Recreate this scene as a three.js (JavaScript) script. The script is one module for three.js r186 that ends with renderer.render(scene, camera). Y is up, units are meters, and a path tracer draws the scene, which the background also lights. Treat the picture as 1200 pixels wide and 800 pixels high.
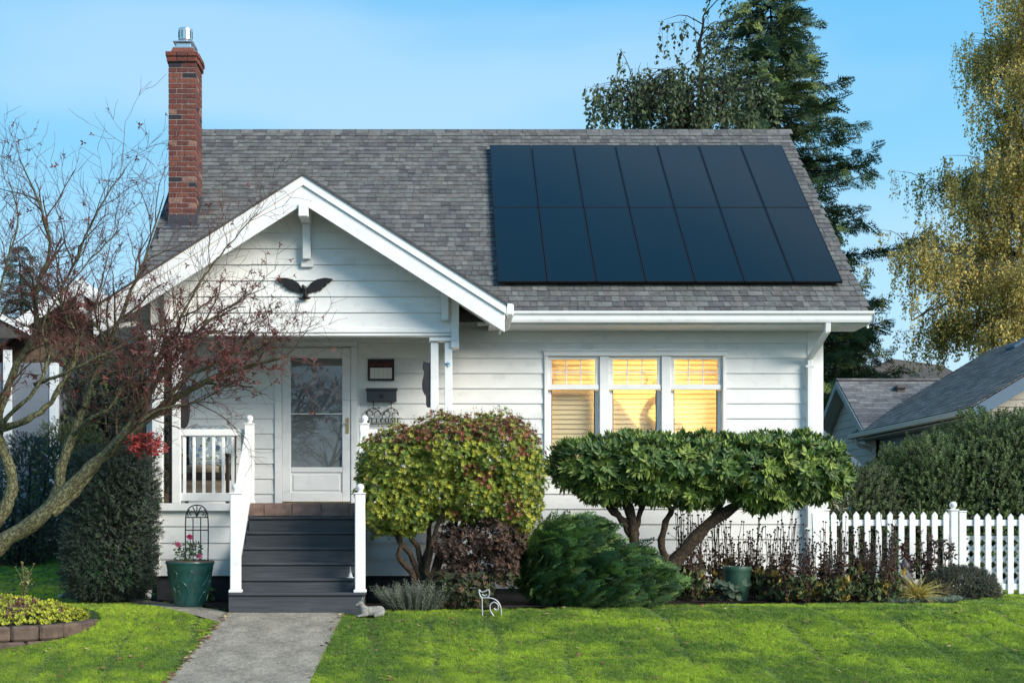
import * as THREE from 'three';
import { mergeGeometries } from 'three/addons/utils/BufferGeometryUtils.js';
import { ImprovedNoise } from 'three/addons/math/ImprovedNoise.js';
import { MarchingCubes } from 'three/addons/objects/MarchingCubes.js';
import { TextGeometry } from 'three/addons/geometries/TextGeometry.js';
import { FontLoader } from 'three/addons/loaders/FontLoader.js';

// ---------- camera: level, straight on to the facade, lens shifted (a rise and a small slide) ----------
const F = 1595, D = 18.55, EYE = 1.0, CX = 520, CY = 612;      // focal length in photo pixels, distance to the front wall, eye height, principal point
const scene = new THREE.Scene();
const camera = new THREE.PerspectiveCamera(2 * Math.atan(612 / F) * 180 / Math.PI, 1.5, 0.1, 600);
camera.position.set(0, EYE, D);
camera.lookAt(0, EYE, 0);
camera.setViewOffset(1360, 1224, 160, 0, 1200, 800);
camera.updateProjectionMatrix();

const renderer = new THREE.WebGLRenderer({ antialias: true });
renderer.toneMapping = THREE.LinearToneMapping;
renderer.toneMappingExposure = 1.38;
renderer.shadowMap.enabled = true;

// ---------- sky: a clear blue gradient with thin veils of cloud, the same all round ----------
const perlin = new ImprovedNoise();
const fbm = (x, y, z, o = 4) => { let s = 0, a = 0.5; for (let i = 0; i < o; i++) { s += a * perlin.noise(x, y, z); x *= 2.03; y *= 2.03; z *= 2.03; a *= 0.5; } return s; };
const lerp = (a, b, t) => a + (b - a) * t;
const clamp = (x, a = 0, b = 1) => Math.min(b, Math.max(a, x));
const ss = (a, b, t) => { t = clamp((t - a) / (b - a)); return t * t * (3 - 2 * t); };
{
  const W = 1024, H = 512, data = new Float32Array(W * H * 4);
  const stops = [[-90, .40, .50, .55], [-2, .58, .74, .86], [3, .58, .78, .92], [9, .42, .71, .92], [15, .24, .59, .88], [22, .135, .48, .83], [40, .09, .36, .72], [90, .06, .27, .60]];
  for (let j = 0; j < H; j++) {
    const el = ((j + 0.5) / H - 0.5) * 180;
    let k = 0; while (k < stops.length - 2 && el > stops[k + 1][0]) k++;
    const t = clamp((el - stops[k][0]) / (stops[k + 1][0] - stops[k][0]));
    for (let i = 0; i < W; i++) {
      const az = (i + 0.5) / W * Math.PI * 2, ce = Math.cos(el * Math.PI / 180);
      const dx = Math.cos(az) * ce, dz = Math.sin(az) * ce, dy = Math.sin(el * Math.PI / 180);
      let veil = el > 0 ? ss(-0.02, 0.42, fbm(dx * 1.6 + 3, dy * 9 + 1, dz * 1.6 + 7, 5)) * 0.34 : 0;
      const o = (j * W + i) * 4;
      for (let c = 0; c < 3; c++) data[o + c] = 0.84 * lerp(lerp(stops[k][c + 1], stops[k + 1][c + 1], t), [.72, .84, .95][c], veil);
      data[o + 3] = 1;
    }
  }
  const sky = new THREE.DataTexture(data, W, H, THREE.RGBAFormat, THREE.FloatType);
  sky.mapping = THREE.EquirectangularReflectionMapping; sky.magFilter = THREE.LinearFilter; sky.needsUpdate = true;
  scene.background = sky; scene.environment = sky;
}
// ---------- sun: low, hazy, from the front right ----------
const SUN_EL = 27 * Math.PI / 180, SUN_AZ = 50 * Math.PI / 180;
const sun = new THREE.DirectionalLight(new THREE.Color().setRGB(1, 0.93, 0.82), 4.2);
sun.position.set(Math.sin(SUN_AZ) * Math.cos(SUN_EL) * 60, Math.sin(SUN_EL) * 60, Math.cos(SUN_AZ) * Math.cos(SUN_EL) * 60);
sun.castShadow = true; sun.shadow.radius = 52; sun.shadow.mapSize.set(4096, 4096);
Object.assign(sun.shadow.camera, { left: -25, right: 25, top: 22, bottom: -12, near: 1, far: 130 });
scene.add(sun, sun.target);

const LAMP_POWER = 21;                                            // candela of the lamp in the front room

// ---------- from photo pixels to metres: a pixel and a known depth z give a point ----------
const sc = z => F / (D - z);
const PX = (px, z) => (px - CX) / sc(z), PY = (py, z) => EYE + (CY - py) / sc(z);
const P = (px, py, z) => new THREE.Vector3(PX(px, z), PY(py, z), z);
const V = (x, y, z) => new THREE.Vector3(x, y, z);

// ---------- helpers ----------
let seed = 12345, roseAnchor = null;
const rnd = () => { seed |= 0; seed = seed + 0x6D2B79F5 | 0; let t = Math.imul(seed ^ seed >>> 15, 1 | seed); t = t + Math.imul(t ^ t >>> 7, 61 | t) ^ t; return ((t ^ t >>> 14) >>> 0) / 4294967296; };
const rr = (a, b) => a + (b - a) * rnd();
const gauss = () => (rnd() + rnd() + rnd() + rnd() - 2) * 0.87;
const pick = a => a[Math.floor(rnd() * a.length)];
const lin = (r, g, b) => new THREE.Color().setRGB(r, g, b);
const taken = {};
function numbered(name) { const n = taken[name] = (taken[name] ?? -1) + 1; return n ? name + '_' + String(n).padStart(3, '0') : name; }
function part(name, geo, mat, parent, pos) {
  const m = new THREE.Mesh(geo, mat); m.name = name; m.castShadow = m.receiveShadow = true;
  if (pos) m.position.set(...pos);
  parent.add(m); return m;
}
function thing(name, label, category, pos = [0, 0, 0], group) {
  const o = new THREE.Group(); o.name = numbered(name); o.position.set(...pos); o.userData = { label, category };
  if (group) o.userData.group = group;
  scene.add(o); return o;
}
function single(name, geo, mat, label, category, group, pos) {
  const m = part(numbered(name), geo, mat, scene, pos); m.userData = { label, category }; if (group) m.userData.group = group; return m;
}
function structure(name, geo, mat) { const m = part(numbered(name), geo, mat, scene); m.userData = { kind: 'structure' }; return m; }
function sub(name, parent, pos) { const g = new THREE.Group(); g.name = name; if (pos) g.position.set(...pos); parent.add(g); return g; }

// uv in metres from the dominant axis of each normal
function planar(geo, ou = 0, ov = 0) {
  const p = geo.attributes.position, n = geo.attributes.normal, uv = new Float32Array(p.count * 2);
  for (let i = 0; i < p.count; i++) {
    const ax = Math.abs(n.getX(i)), ay = Math.abs(n.getY(i)), az = Math.abs(n.getZ(i));
    const [u, v] = az >= ax && az >= ay ? [p.getX(i), p.getY(i)] : ax >= ay ? [p.getZ(i), p.getY(i)] : [p.getX(i), p.getZ(i)];
    uv[i * 2] = u + ou; uv[i * 2 + 1] = v + ov;
  }
  geo.setAttribute('uv', new THREE.BufferAttribute(uv, 2)); return geo;
}
// box with chamfered edges, centred
function cbox(w, h, d, c = 0.004, ou = rnd() * 5, ov = rnd() * 5) {
  c = Math.min(c, w * 0.45, h * 0.45, d * 0.45);
  const a = [w / 2, h / 2, d / 2], pos = [];
  const corner = (s, ax) => { const r = [0, 1, 2].map(k => s[k] * (k === ax ? a[k] : a[k] - c)); return r; };
  const quad = (p, q, r, s, out) => {
    const u = q.map((x, i) => x - p[i]), v = r.map((x, i) => x - p[i]);
    const n = [u[1] * v[2] - u[2] * v[1], u[2] * v[0] - u[0] * v[2], u[0] * v[1] - u[1] * v[0]];
    const f = n[0] * out[0] + n[1] * out[1] + n[2] * out[2] > 0;
    if (s) { if (f) pos.push(...p, ...q, ...r, ...p, ...r, ...s); else pos.push(...p, ...r, ...q, ...p, ...s, ...r); }
    else if (f) pos.push(...p, ...q, ...r); else pos.push(...p, ...r, ...q);
  };
  for (let ax = 0; ax < 3; ax++) for (const s of [-1, 1]) {
    const b = (ax + 1) % 3, e = (ax + 2) % 3, m = (x, y) => { const r = [0, 0, 0]; r[ax] = s; r[b] = x; r[e] = y; return corner(r, ax); };
    const out = [0, 0, 0]; out[ax] = s; quad(m(-1, -1), m(1, -1), m(1, 1), m(-1, 1), out);
  }
  for (let ax = 0; ax < 3; ax++) { const b = (ax + 1) % 3, e = (ax + 2) % 3;
    for (const x of [-1, 1]) for (const y of [-1, 1]) {
      const m = (t, f) => { const r = [0, 0, 0]; r[ax] = t; r[b] = x; r[e] = y; return corner(r, f); };
      const out = [0, 0, 0]; out[b] = x; out[e] = y; quad(m(-1, b), m(1, b), m(1, e), m(-1, e), out);
    } }
  for (const x of [-1, 1]) for (const y of [-1, 1]) for (const z of [-1, 1]) quad(corner([x, y, z], 0), corner([x, y, z], 1), corner([x, y, z], 2), null, [x, y, z]);
  const g = new THREE.BufferGeometry(); g.setAttribute('position', new THREE.BufferAttribute(new Float32Array(pos), 3)); g.computeVertexNormals();
  return planar(g, ou, ov);
}
// chamfered box given by its bounds
function span(x0, x1, y0, y1, z0, z1, c) { return cbox(x1 - x0, y1 - y0, z1 - z0, c).translate((x0 + x1) / 2, (y0 + y1) / 2, (z0 + z1) / 2); }
// flat-faced solid between a front and a back outline with the same number of points
function hull(front, back) {
  const pos = [], n = front.length, c = a => a.reduce((s, p) => s.add(p), V(0, 0, 0)).multiplyScalar(1 / n);
  const t = (a, b, d) => pos.push(a.x, a.y, a.z, b.x, b.y, b.z, d.x, d.y, d.z);
  for (let i = 1; i < n - 1; i++) { t(front[0], front[i], front[i + 1]); t(back[0], back[i + 1], back[i]); }
  for (let i = 0; i < n; i++) { const j = (i + 1) % n; t(front[i], back[i], back[j]); t(front[i], back[j], front[j]); }
  const g = new THREE.BufferGeometry(); g.setAttribute('position', new THREE.BufferAttribute(new Float32Array(pos), 3)); g.computeVertexNormals();
  return planar(g, rnd() * 5, rnd() * 5);
}
const flat = g => { const r = g.index ? g.toNonIndexed() : g; for (const k of Object.keys(r.attributes)) if (!['position', 'normal', 'uv'].includes(k)) r.deleteAttribute(k); return r; };
const merge = list => mergeGeometries(list.map(flat));
function extrude(pts, depth, bevel = 0, curveSegments = 6) {
  const s = pts instanceof THREE.Shape ? pts : new THREE.Shape(pts.map(p => new THREE.Vector2(p[0], p[1])));
  const g = new THREE.ExtrudeGeometry(s, { depth, bevelEnabled: bevel > 0, bevelThickness: bevel, bevelSize: bevel, bevelOffset: -bevel, bevelSegments: 1, curveSegments });
  return planar(g);
}
// growing mesh of tubes and faces
class Raw {
  constructor() { this.p = []; this.n = []; this.u = []; this.i = []; this.c = null; }
  tube(pts, rad, sides = 6, vs = 1) {
    let t = V(0, 0, 0), nrm = null; const base = this.p.length / 3; let len = 0;
    for (let k = 0; k < pts.length; k++) {
      const nt = pts[Math.min(k + 1, pts.length - 1)].clone().sub(pts[Math.max(k - 1, 0)]).normalize();
      if (!nrm) { nrm = Math.abs(nt.y) < 0.9 ? V(0, 1, 0) : V(1, 0, 0); }
      nrm = nrm.clone().sub(nt.clone().multiplyScalar(nrm.dot(nt))).normalize(); t = nt;
      const b = t.clone().cross(nrm); if (k) len += pts[k].distanceTo(pts[k - 1]);
      for (let s = 0; s <= sides; s++) {
        const a = s / sides * Math.PI * 2, cx = Math.cos(a), sx = Math.sin(a), r = rad[k];
        const nx = nrm.x * cx + b.x * sx, ny = nrm.y * cx + b.y * sx, nz = nrm.z * cx + b.z * sx;
        this.p.push(pts[k].x + nx * r, pts[k].y + ny * r, pts[k].z + nz * r); this.n.push(nx, ny, nz); this.u.push(s / sides * 6.28 * rad[0] * vs, len * vs);
        if (k && s) { const q = base + k * (sides + 1) + s; this.i.push(q - 1, q - sides - 2, q - sides - 1, q - 1, q - sides - 1, q); }
      }
    }
    return this;
  }
  face(a, b, c, d) {
    const n = b.clone().sub(a).cross(c.clone().sub(a)).normalize(), q = this.p.length / 3;
    for (const v of d ? [a, b, c, d] : [a, b, c]) { this.p.push(v.x, v.y, v.z); this.n.push(n.x, n.y, n.z); this.u.push(v.x, v.y); }
    this.i.push(q, q + 1, q + 2); if (d) this.i.push(q, q + 2, q + 3); return this;
  }
  geo() {
    const g = new THREE.BufferGeometry();
    g.setAttribute('position', new THREE.BufferAttribute(new Float32Array(this.p), 3)); g.setAttribute('normal', new THREE.BufferAttribute(new Float32Array(this.n), 3));
    g.setAttribute('uv', new THREE.BufferAttribute(new Float32Array(this.u), 2)); g.setIndex(this.i); return g;
  }
}
const spline = (pts, n) => new THREE.CatmullRomCurve3(pts, false, 'centripetal').getPoints(n);
const tubeOf = (pts, r0, r1, n = 12, sides = 8) => { const q = spline(pts, n); return new Raw().tube(q, q.map((_, i) => lerp(r0, r1, i / n)), sides).geo(); };
function sdfMesh(fn, centre, half, res) {
  const mc = new MarchingCubes(res, new THREE.MeshStandardMaterial(), false, false, 60000); mc.reset();
  for (let z = 0; z < res; z++) for (let y = 0; y < res; y++) for (let x = 0; x < res; x++)
    mc.field[x + y * res + z * res * res] = -fn(centre[0] + (x / res * 2 - 1) * half, centre[1] + (y / res * 2 - 1) * half, centre[2] + (z / res * 2 - 1) * half);
  mc.isolation = 0; mc.update();
  const n = mc.count, g = new THREE.BufferGeometry(), p = mc.positionArray.slice(0, n * 3), q = mc.normalArray.slice(0, n * 3);
  for (let i = 0; i < n * 3; i++) p[i] = p[i] * half + centre[i % 3];
  g.setAttribute('position', new THREE.BufferAttribute(p, 3)); g.setAttribute('normal', new THREE.BufferAttribute(q, 3)); return planar(g);
}
const capsule = (p, a, b, ra, rb) => { const d = b.map((v, i) => v - a[i]), w = p.map((v, i) => v - a[i]), t = clamp((w[0] * d[0] + w[1] * d[1] + w[2] * d[2]) / (d[0] ** 2 + d[1] ** 2 + d[2] ** 2 + 1e-9)); return Math.hypot(w[0] - d[0] * t, w[1] - d[1] * t, w[2] - d[2] * t) - lerp(ra, rb, t); };
const smin = (a, b, k) => { const h = clamp(0.5 + 0.5 * (b - a) / k); return lerp(b, a, h) - k * h * (1 - h); };

// ---------- textures: grain, speckle and stains only ----------
const N = 256;
function tile(seedOff, cells) {                                   // tiling value noise
  const s = seed; seed = 777 + seedOff * 131; const L = Array.from({ length: cells * cells }, rnd); seed = s;
  return (u, v) => { u = u * cells; v = v * cells; const x = Math.floor(u), y = Math.floor(v), fx = u - x, fy = v - y, g = (i, j) => L[((j % cells + cells) % cells) * cells + (i % cells + cells) % cells];
    const a = fx * fx * (3 - 2 * fx), b = fy * fy * (3 - 2 * fy); return lerp(lerp(g(x, y), g(x + 1, y), a), lerp(g(x, y + 1), g(x + 1, y + 1), a), b); };
}
const T4 = tile(1, 4), T8 = tile(2, 8), T16 = tile(3, 16), T32 = tile(4, 32), T64 = tile(5, 64), T128 = tile(6, 128);
function texture(fn, size, srgb = true) {
  const d = new Uint8Array(N * N * 4);
  for (let j = 0; j < N; j++) for (let i = 0; i < N; i++) { const c = fn(i / N, j / N), o = (j * N + i) * 4; for (let k = 0; k < 3; k++) d[o + k] = clamp(Array.isArray(c) ? c[k] : c) * 255; d[o + 3] = 255; }
  const t = new THREE.DataTexture(d, N, N); t.wrapS = t.wrapT = THREE.RepeatWrapping; t.magFilter = THREE.LinearFilter; t.repeat.set(1 / size[0], 1 / size[1]);
  if (srgb) t.colorSpace = THREE.SRGBColorSpace; t.needsUpdate = true; return t;
}
const paintTex = texture((u, v) => { const s = 0.95 + 0.04 * T8(u, v) + 0.02 * T64(u * 0.25, v) - 0.06 * ss(0.72, 0.95, T16(u, v)) * T64(u, v); return [s, s, s * 0.995]; }, [1.7, 1.3]);
const paintBump = texture((u, v) => 0.5 + 0.3 * (T128(u * 0.12, v) - 0.5) + 0.3 * (T32(u, v) - 0.5), [1.1, 0.6], false);
const grainTex = texture((u, v) => { const s = 0.74 + 0.26 * T128(u, v) + 0.16 * (T64(u, v) - 0.5) + 0.22 * (T8(u, v) - 0.5); return [s, s, s]; }, [0.45, 0.45]);
const grainBump = texture((u, v) => 0.6 * T128(u, v) + 0.4 * T64(u, v), [0.3, 0.3], false);
const concreteTex = texture((u, v) => { const k = T128(u, v), s = 0.70 + 0.25 * k + 0.2 * (T64(u, v) - 0.5) + 0.18 * (T4(u, v) - 0.5) + 0.12 * (T16(u, v) - 0.5) - (k > 0.86 ? 0.25 : 0); return [s, s * 0.985, s * 0.95]; }, [0.8, 0.8]);
const barkTex = texture((u, v) => { const k = ss(0.5, 0.62, T16(u, v) * 0.6 + T32(u, v) * 0.4), s = 0.36 + 0.3 * T64(u, v * 0.3) + 0.25 * (T32(u, v) - 0.5); return [lerp(s, 0.86, k * 0.7), lerp(s * 0.98, 0.9, k * 0.7), lerp(s * 0.86, 0.82, k * 0.7)]; }, [0.3, 0.4]);
const barkBump = texture((u, v) => 0.7 * T64(u, v * 0.2) + 0.3 * T32(u, v), [0.2, 0.4], false);
const brickTex = texture((u, v) => { const s = 0.72 + 0.28 * T64(u, v) + 0.3 * (T16(u, v) - 0.5); return [s, s * 0.97, s * 0.95]; }, [0.3, 0.3]);
const woodTex = texture((u, v) => { const s = 0.8 + 0.2 * T64(u * 0.1, v) + 0.1 * (T8(u, v) - 0.5); return [s, s, s]; }, [1.5, 0.5]);
const soilTex = texture((u, v) => { const s = 0.45 + 0.5 * T64(u, v) + 0.3 * (T128(u, v) - 0.5); return [s, s * 0.9, s * 0.8]; }, [1, 1]);

const std = (c, o = {}) => new THREE.MeshStandardMaterial({ color: c, roughness: 0.8, ...o });
const phys = (c, o = {}) => new THREE.MeshPhysicalMaterial({ color: c, roughness: 0.6, ...o });
const M = {
  siding: std(lin(.80, .80, .78), { map: paintTex, bumpMap: paintBump, bumpScale: 0.0015, roughness: 0.55 }),
  trim: std(lin(.83, .83, .82), { map: paintTex, bumpMap: paintBump, bumpScale: 0.001, roughness: 0.45 }),
  soffit: std(lin(.83, .83, .82), { map: paintTex, roughness: 0.5 }),
  gutter: std(lin(.78, .79, .78), { map: paintTex, roughness: 0.35 }),
  foundation: std(lin(.045, .048, .055), { map: grainTex, bumpMap: grainBump, bumpScale: 0.003 }),
  deck: std(lin(.062, .066, .074), { map: woodTex, bumpMap: paintBump, bumpScale: 0.002, roughness: 0.5 }),
  tile: std(lin(.30, .19, .15), { map: grainTex, roughness: 0.5 }),
  roofBase: std(lin(.05, .05, .052), { map: grainTex }),
  mortar: std(lin(.33, .28, .25), { map: grainTex, bumpMap: grainBump, bumpScale: 0.004, roughness: 0.95 }),
  steel: std(lin(.7, .7, .7), { metalness: 0.9, roughness: 0.28 }),
  lead: std(lin(.07, .075, .09), { roughness: 0.6, metalness: 0.3, map: grainTex }),
  glass: phys(lin(1, 1, 1), { transmission: 1, thickness: 0, roughness: 0.01, ior: 1.5 }),
  black: std(lin(.018, .018, .02), { roughness: 0.5 }),
  iron: std(lin(.02, .022, .022), { roughness: 0.5, metalness: 0.4 }),
  brass: std(lin(.55, .36, .13), { metalness: 0.8, roughness: 0.3 }),
  concrete: std(lin(.44, .40, .335), { map: concreteTex, bumpMap: grainBump, bumpScale: 0.004, roughness: 0.92 }),
  soil: std(lin(.050, .036, .026), { map: soilTex, bumpMap: grainBump, bumpScale: 0.02, roughness: 1 }),
  barkGrey: std(lin(.34, .32, .20), { map: barkTex, bumpMap: barkBump, bumpScale: 0.006, roughness: 0.9 }),
  branchlet: std(lin(.17, .12, .075), { map: barkTex, roughness: 0.9 }),
  twig: std(lin(.10, .042, .032), { roughness: 0.85 }),
  barkBrown: std(lin(.115, .07, .045), { map: barkTex, bumpMap: barkBump, bumpScale: 0.006, roughness: 0.9 }),
  barkDark: std(lin(.05, .038, .03), { map: barkTex, bumpMap: barkBump, bumpScale: 0.006, roughness: 0.9 }),
};
const leafMat = (t = 0.35, rough = 0.85) => phys(lin(1, 1, 1), { roughness: rough, transmission: t, thickness: 0, side: THREE.DoubleSide });
M.leaf = leafMat(0.3); M.leafGloss = phys(lin(1, 1, 1), { roughness: 0.7, transmission: 0.15, thickness: 0, side: THREE.DoubleSide, clearcoat: 0.25, clearcoatRoughness: 0.45 });
M.needle = std(lin(1, 1, 1), { roughness: 0.8, side: THREE.DoubleSide });
M.grass = leafMat(0.35, 0.8);
// ---------- the ground: level by the house, falling to the street, rising a little behind ----------
function ground(x, z) {
  let y = z > 3 ? -0.186 * Math.min(z - 3, 3.6) : 0;
  if (z > 2.6 && z < 3.4) y = -0.186 * (z - 2.6) ** 2 / 1.6;
  if (z < -1) y += 0.42 * ss(-1, -12, z);
  return y + 0.02 * fbm(x * 0.5 + 9, 0, z * 0.5, 2) * ss(0, -0.2, y - 0.1);
}
// where a photo pixel meets the ground
function onGround(px, py) {
  for (let z = 9; z > -60; z -= 0.01) { const x = PX(px, z), y = PY(py, z); if (y <= ground(x, z)) return V(x, ground(x, z), z); }
  return V(PX(px, -60), 0, -60);
}
{ // one sheet out to the horizon, finer near the house
  const xs = [], zs = [];
  for (let x = -300; x < -14; x += 22) xs.push(x); for (let x = -14; x <= 16; x += 0.25) xs.push(x); for (let x = 20; x <= 320; x += 22) xs.push(x);
  for (let z = -400; z < -30; z += 25) zs.push(z); for (let z = -30; z < -2; z += 1) zs.push(z); for (let z = -2; z <= 9; z += 0.1) zs.push(z); for (let z = 10; z <= 120; z += 10) zs.push(z);
  const p = [], uv = [], idx = [];
  zs.forEach((z, j) => xs.forEach((x, i) => { p.push(x, ground(x, z), z); uv.push(x, z); if (i && j) { const q = j * xs.length + i; idx.push(q - 1, q, q - xs.length - 1, q, q - xs.length, q - xs.length - 1); } }));
  const g = new THREE.BufferGeometry(); g.setAttribute('position', new THREE.BufferAttribute(new Float32Array(p), 3)); g.setAttribute('uv', new THREE.BufferAttribute(new Float32Array(uv), 2)); g.setIndex(idx); g.computeVertexNormals();
  const lawnTex = texture((u, v) => { const s = 0.55 + 0.4 * T64(u, v) + 0.3 * (T8(u, v) - 0.5); return [s * 0.8, s, s * 0.4]; }, [1.3, 1.3]);
  structure('ground', g, std(lin(.07, .11, .018), { map: lawnTex, bumpMap: grainBump, bumpScale: 0.02, roughness: 1 }));
}
// a sheet draped on the ground inside an outline of [x, z] points
function inside(poly, x, z) { let r = false; for (let i = 0, j = poly.length - 1; i < poly.length; j = i++) { const [a, b] = poly[i], [c, d] = poly[j]; if (b > z !== d > z && x < (c - a) * (z - b) / (d - b) + a) r = !r; } return r; }
function drape(poly, h, step = 0.12, bump = 0) {
  const s = new THREE.Shape(poly.map(p => new THREE.Vector2(p[0], p[1])));
  const xs = poly.map(p => p[0]), zs = poly.map(p => p[1]), pts = poly.map(p => [...p]);
  // fine grid of points clipped to the outline: fan of small quads
  const r = new Raw(), x0 = Math.min(...xs), x1 = Math.max(...xs), z0 = Math.min(...zs), z1 = Math.max(...zs), cell = [];
  const top = (x, z) => V(x, ground(x, z) + h + bump * (0.5 + fbm(x * 4, 3, z * 4, 3)), z);
  for (let z = z0; z < z1; z += step) {
    // horizontal slab of the outline between z and z + step, by its crossings at both ends
    const cross = zz => { const c = []; for (let i = 0, j = poly.length - 1; i < poly.length; j = i++) { const [a, b] = poly[i], [e, d] = poly[j]; if (b > zz !== d > zz) c.push((e - a) * (zz - b) / (d - b) + a); } return c.sort((m, n) => m - n); };
    const za = z + 1e-4, zb = Math.min(z + step, z1 - 1e-4), A = cross(za), B = cross(zb);
    if (A.length !== B.length) continue;
    for (let k = 0; k + 1 < A.length; k += 2) { const n = Math.max(1, Math.round(Math.max(A[k + 1] - A[k], B[k + 1] - B[k]) / 0.3));
      for (let i = 0; i < n; i++) { const a0 = lerp(A[k], A[k + 1], i / n), a1 = lerp(A[k], A[k + 1], (i + 1) / n), b0 = lerp(B[k], B[k + 1], i / n), b1 = lerp(B[k], B[k + 1], (i + 1) / n); r.face(top(a0, za), top(b0, zb), top(b1, zb), top(a1, za)); } }
  }
  const g = r.geo(), p = g.attributes.position, u = g.attributes.uv; for (let i = 0; i < p.count; i++) u.setXY(i, p.getX(i), p.getZ(i)); g.computeVertexNormals(); return g;
}
// the concrete path, slab by slab
const pathL = z => -2.435 - 0.0626 * (z - 3.2), pathR = z => -1.125 - 0.053 * (z - 3.2);
const path = new THREE.Group(); path.name = 'path'; path.userData = { kind: 'structure' }; scene.add(path);
const jointZ = onGround(298, 769).z;
{
  const cuts = [3.16, jointZ, jointZ + 1.5, 7.0];
  for (let k = 0; k < 3; k++) {
    const z0 = cuts[k] + (k ? 0.008 : 0), z1 = cuts[k + 1] - 0.008, n = 10, front = [], r = new Raw();
    for (let i = 0; i < n; i++) { const a = lerp(z0, z1, i / n), b = lerp(z0, z1, (i + 1) / n), h = 0.022;
      for (let j = 0; j < 4; j++) { const x = (z, t) => lerp(pathL(z), pathR(z), t), t0 = j / 4, t1 = (j + 1) / 4, q = (z, t, d = h) => V(x(z, t), ground(-1.8, z) + d, z);
        r.face(q(a, t0), q(b, t0), q(b, t1), q(a, t1));
        if (j === 0) r.face(q(a, 0, -0.1), q(b, 0, -0.1), q(b, 0), q(a, 0)); if (j === 3) r.face(q(b, 1, -0.1), q(a, 1, -0.1), q(a, 1), q(b, 1));
        if (i === 0) r.face(q(a, t1, -0.1), q(a, t0, -0.1), q(a, t0), q(a, t1)); if (i === n - 1) r.face(q(b, t0, -0.1), q(b, t1, -0.1), q(b, t1), q(b, t0)); } }
    const g = r.geo(), p = g.attributes.position, u = g.attributes.uv; for (let i = 0; i < p.count; i++) u.setXY(i, p.getX(i) + k * 0.37, p.getZ(i) + p.getY(i));
    part('slab', g, M.concrete, path);
  }
}
const gp = (px, py) => { const v = onGround(px, py); return [v.x, v.z]; };
const walkPoly = [gp(67, 697.5), gp(125, 699), gp(187, 707), gp(219, 711.5), [-2.44, 3.14], [-2.45, 3.62], gp(200, 716), gp(134, 706), gp(67, 701)];
structure('side_walkway', drape(walkPoly, 0.018, 0.04), M.concrete);
const bedPoly = [[-1.12, 0], [-1.0, 3.15], gp(430, 717.5), gp(470, 717), gp(560, 715.5), gp(640, 714), gp(700, 712), gp(800, 710), gp(900, 709.5), gp(1000, 708), gp(1060, 708.5), gp(1118, 708), gp(1135, 704), gp(1165, 700), gp(1168, 697), [5.3, 0]];
const bedLeft = [[-4.9, 0.3], [-4.95, 1.05], gp(75, 696.5), gp(125, 698), gp(187, 706), gp(219, 710.5), [-2.47, 3.08], [-2.47, 0.4]];
structure('flower_bed', drape(bedPoly, 0.012, 0.05, 0.03), M.soil);
structure('flower_bed', drape(bedLeft, 0.012, 0.05, 0.03), M.soil);
structure('pavement', span(-60, 60, -0.75, -0.652, 7.0, 8.4, 0.01), M.concrete);
structure('road', span(-60, 60, -0.8, -0.664, 10.2, 17.2, 0.01), std(lin(.05, .05, .052), { map: grainTex, roughness: 0.9 }));
const ringC = [-4.95, 3.6], ringR = 1.15;
const onLawn = (x, z) => !(z > 3.1 && x > pathL(z) + 0.012 && x < pathR(z) - 0.012) && !inside(walkPoly, x, z) && !inside(bedPoly, x, z) && !inside(bedLeft, x, z) && !(x > -3.7 && x < 5.2 && z < 1.7) && !(x > -2.5 && x < -0.85 && z < 3.25) && Math.hypot(x - ringC[0], z - ringC[1]) > ringR;
// ================= THE COTTAGE =================
const house = thing('cottage', 'white clapboard cottage with grey shingle roof, brick chimney and gabled front porch', 'house');
const XL = -3.6, XR = 5.14, ZP = 1.6;                     // side walls and the plane of the porch front
const FLOOR = 1.234, EXP = 0.2053, TOPLINE = 3.442;
const roofY = z => 4.278 - 0.8295 * z;                    // top of the main roof's front slope
const RIDGE_Z = -3.8, RIDGE_Y = roofY(RIDGE_Z);
const PA = -1.70, PAY = 5.188, PS = 0.635;                // porch roof: ridge x, ridge height, slope
const porchY = x => PAY - PS * Math.abs(x - PA);

// a lapped board: bottom edge stands proud, top edge tucks in; l/r give its ends at the bottom and at the top
function board(l0, r0, l1, r1, y0, y1, z, nz = 1) {
  const zb = z + 0.024 * nz, zt = z + 0.006 * nz, zk = z - 0.004 * nz;
  return hull([V(l0, y0, zb), V(r0, y0, zb), V(r1, y1, zt), V(l1, y1, zt)], [V(l0, y0, zk), V(r0, y0, zk), V(r1, y1, zk), V(l1, y1, zk)]);
}
const front = sub('front_wall', house);
const WIN = { x0: PX(637.5, 0), x1: PX(850, 0), y0: 1.72, y1: PY(412, 0) };
const DOOR = { x0: PX(322, 0), x1: PX(419, 0), y0: FLOOR - 0.3, y1: PY(400.5, 0) };
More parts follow.
